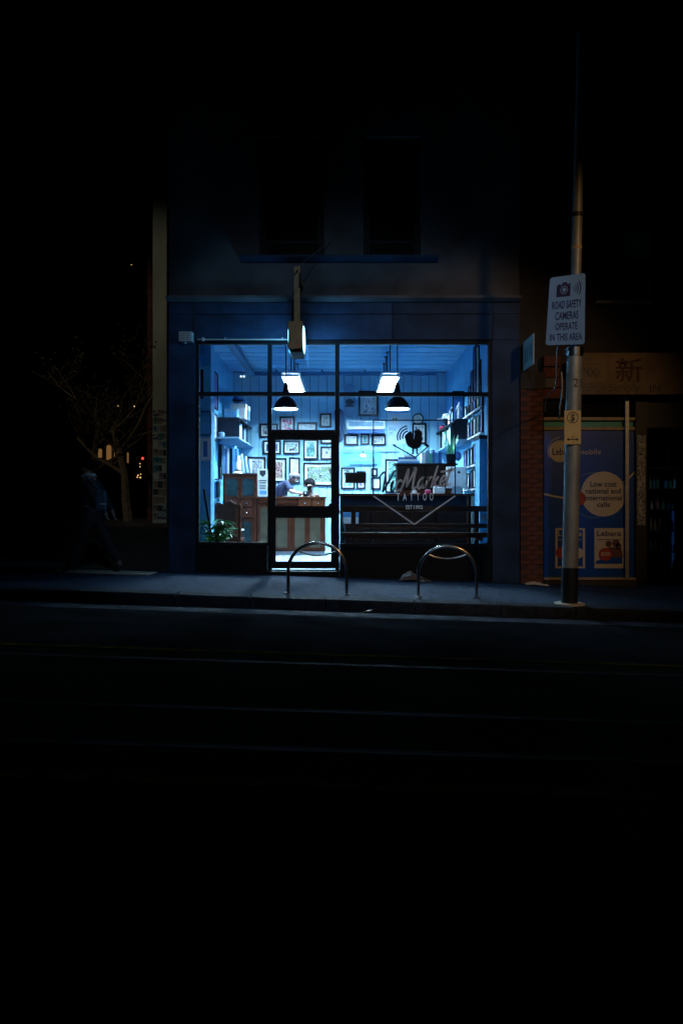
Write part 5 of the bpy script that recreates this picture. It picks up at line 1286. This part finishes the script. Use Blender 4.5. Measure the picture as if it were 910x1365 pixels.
MB().pbox(196, 202.5, 100, 697, 9.5, 10).build('edge', M['brick'], wl)
MB().pbox(203, 225, 100, 697, 9.6, 10).build('face', M['darkwall'], wl)
MB().box(X_(100, 4), X_(226, 4), 3.4, 3.5, lanez(-4, 3.4) - .02, lanez(-4, 3.4) + .008).build('lane_joint', M['concrete'], kind='structure')
# pedestrian walking left
dpd = -.6; pe = thing('person', 'dark-clothed pedestrian striding left along the footpath', 'person', (-3.82, dpd, gz(-3.82, dpd)))
gq = gz(-3.82, dpd)
def pp_(px, h, dy=0): return Vector((X_(px, dpd), dpd + dy, gq + h))
pel = pp_(123, .90)
torso = [(pel, .125), (pp_(122, 1.06), .12), (pp_(120.5, 1.26), .145), (pp_(119.5, 1.38), .1), (pp_(118, 1.46), .052)]
hd3 = pp_(115.5, 1.57)
legr = [(pel, .125), (pp_(126, .8, .1), .085), (pp_(138, .47, .1), .062), (pp_(156, .14, .1), .042), (pp_(157, .05, .1), .036), (pp_(147, .03, .1), .03)]
legl = [(pel, .125), (pp_(119, .8, -.1), .085), (pp_(106, .46, -.1), .062), (pp_(94, .08, -.1), .042), (pp_(84, .05, -.1), .03)]
armr = [(pp_(119.5, 1.38), .1), (pp_(122, 1.36, .2), .06), (pp_(134, 1.1, .24), .047), (pp_(144, .92, .22), .03)]
arml = [(pp_(119.5, 1.38), .1), (pp_(121, 1.36, -.2), .06), (pp_(133, 1.12, -.25), .047), (pp_(146, .93, -.25), .03)]
skin('body', M['skinm'], pe, [torso] + head_chain(pp_(118, 1.46), hd3, Vector((-1, -.1, -.1)).normalized()) + [legr, legl, armr, arml] + hand(pp_(144, .92, .22), Vector((.3, 0, -1)), Vector((-1, 0, 0)), 1) + hand(pp_(146, .93, -.25), Vector((.3, 0, -1)), Vector((-1, 0, 0)), -1))
skin('jacket', M['dcloth'], pe, [gr(torso[:4], .03), gr(armr, .016), gr(arml, .016)])
skin('trousers', M['dcloth'], pe, [gr(torso[1::-1], .022), gr(legr[:4], .02), gr(legl[:4], .02)])
skin('shoe', M['ink'], pe, [gr(legr[3:], .012)]); skin('shoe', M['ink'], pe, [gr(legl[3:], .012)])
MB().tube(catmull([pp_(113, 1.44, -.07), pp_(119, 1.47, -.1), pp_(126, 1.46, -.02), pp_(122, 1.46, .09)], 4), .035, 8).build('hood', mat('grey_hood', (.35, .37, .38), .9), pe, smooth=True)
face(pe, hd3, Vector((-1, 0, 0)), Vector((0, 0, 1)), 1.0, M['skinm']); hair_cap(pe, hd3, Vector((-1, 0, 0)), Vector((0, 0, 1)), 1.05, M['hair'])
bg = thing('shoulder_bag', 'dark blue bag with a pale strip carried by the pedestrian', 'bag', pp_(147, .72, -.32))
MB().box(X_(138, dpd), X_(151, dpd), dpd - .39, dpd - .31, gq + .93, gq + 1.24).build('body', M['bluecl'], bg, bevel=.02)
MB().box(X_(144, dpd), X_(153, dpd), dpd - .396, dpd - .391, gq + 1.03, gq + 1.045).build('reflective_strip', M['white'], bg); MB().tube([Vector((X_(143, dpd), dpd - .35, gq + 1.24)), Vector((X_(122, dpd), dpd - .28, gq + 1.45))], .012, 6).build('strap', M['bluecl'], bg)
# bare tree in the lane
def tree(label, x, y, h, seed, spread=.5):
    rnd = random.Random(seed); g = lanez(x, y)
    t = thing('bare_tree', label, 'tree', (x, y, g), 'trees along the lane')
    tr, tw, lf = MB(), MB(), MB()
    def grow(p, dv, L, r, lev):
        n_ = 4; pts = [p]; q = p.copy(); dd = dv.copy()
        for i in range(n_):
            dd = (dd + Vector((rnd.uniform(-.25, .25), rnd.uniform(-.25, .25), rnd.uniform(-.05, .2)))).normalized(); q = q + dd * L / n_; pts.append(q.copy())
        rs = [r * (1 - .55 * i / n_) for i in range(n_ + 1)]
        (tr if lev < 1 else tw).tube(pts, rs, 7 if lev < 2 else 4)
        if lev < 4:
            for k in range(rnd.choice((3, 4))):
                i = rnd.randint(2 if lev == 0 else 1, n_); a = rnd.uniform(0, 6.28)
                nd = (dd * .6 + Vector((math.cos(a), math.sin(a), rnd.uniform(-.1, .6))) * (.7 + spread * .4)).normalized()
                grow(pts[i], nd, L * rnd.uniform(.55, .75), rs[i] * .6, lev + 1)
        else:
            for k in range(3):
                c = pts[rnd.randint(1, n_)]; s_ = rnd.uniform(.03, .07); a = Vector((rnd.uniform(-1, 1), rnd.uniform(-1, 1), rnd.uniform(-1, 1))).normalized(); b = a.orthogonal().normalized()
                lf.add([c, c + a * s_ + b * s_ * .4, c + a * s_ * 2, c + a * s_ - b * s_ * .4], [(0, 1, 2, 3)])
    grow(Vector((x, y, g - .1)), Vector((0, 0, 1)), h * .42, h * .022, 0)
    tr.build('trunk', M['bark'], t, smooth=True); tw.build('branches', M['bark'], t); lf.build('crown', mat('dull_leaf', (.10, .09, .03), .7, var=.5), t)
tree('bare twiggy tree nearest the concrete pillar', X_(172, 8), 8, 6.5, 3)
tree('bare twiggy tree further left near the edge of the light', X_(125, 11), 11, 7.5, 8)
# parked car in the lane behind the pedestrian
dC = 17; g = lanez(-9, 17); cx = X_(140, dC)
car = thing('parked_car', 'dark parked car behind the pedestrian', 'car', (cx, dC, g))
L = 4.2
prof = [(-2.1, .3), (-2.1, .75), (-1.5, .88), (-.9, .95), (-.4, 1.42), (.9, 1.45), (1.6, 1.0), (2.08, .92), (2.1, .35), (1.75, .3), (1.6, .55), (1.2, .58), (.95, .3), (-.95, .3), (-1.15, .58), (-1.55, .58), (-1.75, .3)]
MB().prism([(cx + a, g + b) for a, b in prof], dC, dC + 1.75).build('body', M['carp'], car, bevel=.02)
for a0, a1 in ((-.78, .05), (.12, 1.2)): MB().prism([(cx + a0, g + .97), (cx + a1, g + .97), (cx + min(a1, .92), g + 1.36), (cx + max(a0, -.36), g + 1.36)], dC - .012, dC - .003).build('window', M['darkglass'], car)
for q in (-1.35, 1.38):
    for yy in (dC - .02, dC + 1.58):
        w_ = MB().lathe((cx + q, yy, g + .31), [(.2, 0), (.31, .01), (.31, .18), (.2, .19)], 18, 'Y').build('wheel', M['tyre'], car, smooth=True); MB().lathe((cx + q, yy - .005, g + .31), [(.001, 0), (.19, .0), (.19, .02), (.001, .02)], 14, 'Y').build('rim', M['alu'], w_)
for yy in (dC + .1, dC + 1.4): MB().box(cx - 2.12, cx - 2.102, yy, yy + .25, g + .6, g + .72).build('headlight', M['white'], car)
for yy in (dC + .1, dC + 1.4): MB().box(cx + 2.102, cx + 2.12, yy, yy + .25, g + .68, g + .82).build('tail_light', M['adred'], car)
# far buildings with dim amber windows
dF = 55
fb1 = thing('far_building', 'far dark building with dim amber arched windows beyond the lane', 'building', P(160, 680, dF))
MB().pbox(95, 176, 585, 680, dF, dF + 8).build('wall', M['farwall'], fb1); MB().pbox(93, 178, 581, 584.8, dF - .5, dF + 8).build('roof', M['farwall'], fb1)
for a, b, c, e in ((131, 136, 598, 610), (142, 148.5, 593, 613), (150.5, 153, 595, 612), (169.5, 171.5, 603, 617)):
    x0, x1, zz0, zz1 = X_(a, dF), X_(b, dF), Z_(e, dF), Z_(c, dF); r = (x1 - x0) / 2
    MB().prism([(x0, zz0), (x1, zz0), (x1, zz1 - r)] + [((x0 + x1) / 2 + r * math.cos(t), zz1 - r + r * math.sin(t)) for t in [math.pi * i / 8 for i in range(1, 8)]] + [(x0, zz1 - r)], dF - .06, dF - .01).build('window', M['amber'], fb1)
fb2 = thing('far_shops', 'far dark shop row with tiny amber lamps beside the pillar', 'building', P(187, 690, 48))
MB().pbox(176.5, 202, 606, 685, 48, 54).build('wall', M['farwall'], fb2)
for px, py, r in ((184, 633.5, .05), (187.5, 632, .04), (183, 636, .05), (187, 636.5, .06), (186.5, 622, .04), (186.5, 618, .04), (162, 641, .07), (163.5, 640, .05)):
    MB().ball(P(px, py, 47.7), r, 6).build('lamp', M['amberdot'], fb2)
tl_ = thing('traffic_light', 'distant traffic signal with a lit red lamp beside the pillar', 'traffic light', P(191, 690, 40))
MB().pbox(187.5, 192.5, 604, 620, 40, 40.25).build('housing', M['polebase'], tl_); MB().tube([P(190, 620, 40.1), P(190, 684, 40.1)], .06, 8).build('post', M['polebase'], tl_)
MB().lathe(P(190, 611, 39.98), [(.001, -.02), (.09, 0), (.09, .015)], 12, 'Y').build('red_lamp', M['reddot'], tl_)
for py in (607, 615.5): MB().lathe(P(190, py, 39.98), [(.001, -.02), (.06, 0), (.06, .015)], 12, 'Y').build('unlit_lamp', M['polebase'], tl_)
for px, py, nm in ((182, 614.5, 'yellow street lamp left of the red signal'), (157, 541, 'pale amber street lamp high among the branches, right one'), (179, 541.5, 'pale amber street lamp nearest the pillar, high among the branches'), (175, 352.5, 'amber light highest in the dark trees')):
    t = thing('distant_lamp', nm, 'street lamp', P(px, py + 3, 50), 'distant street lamps')
    MB().ball(P(px, py, 50), (.1 if py > 600 else .055 if py > 400 else .03), 8).build('lamp_globe', M['amberdot'], t); MB().tube([P(px, py + 1.5, 50.05), P(px, 684, 50.05)], .04, 6).build('post', M['polebase'], t)
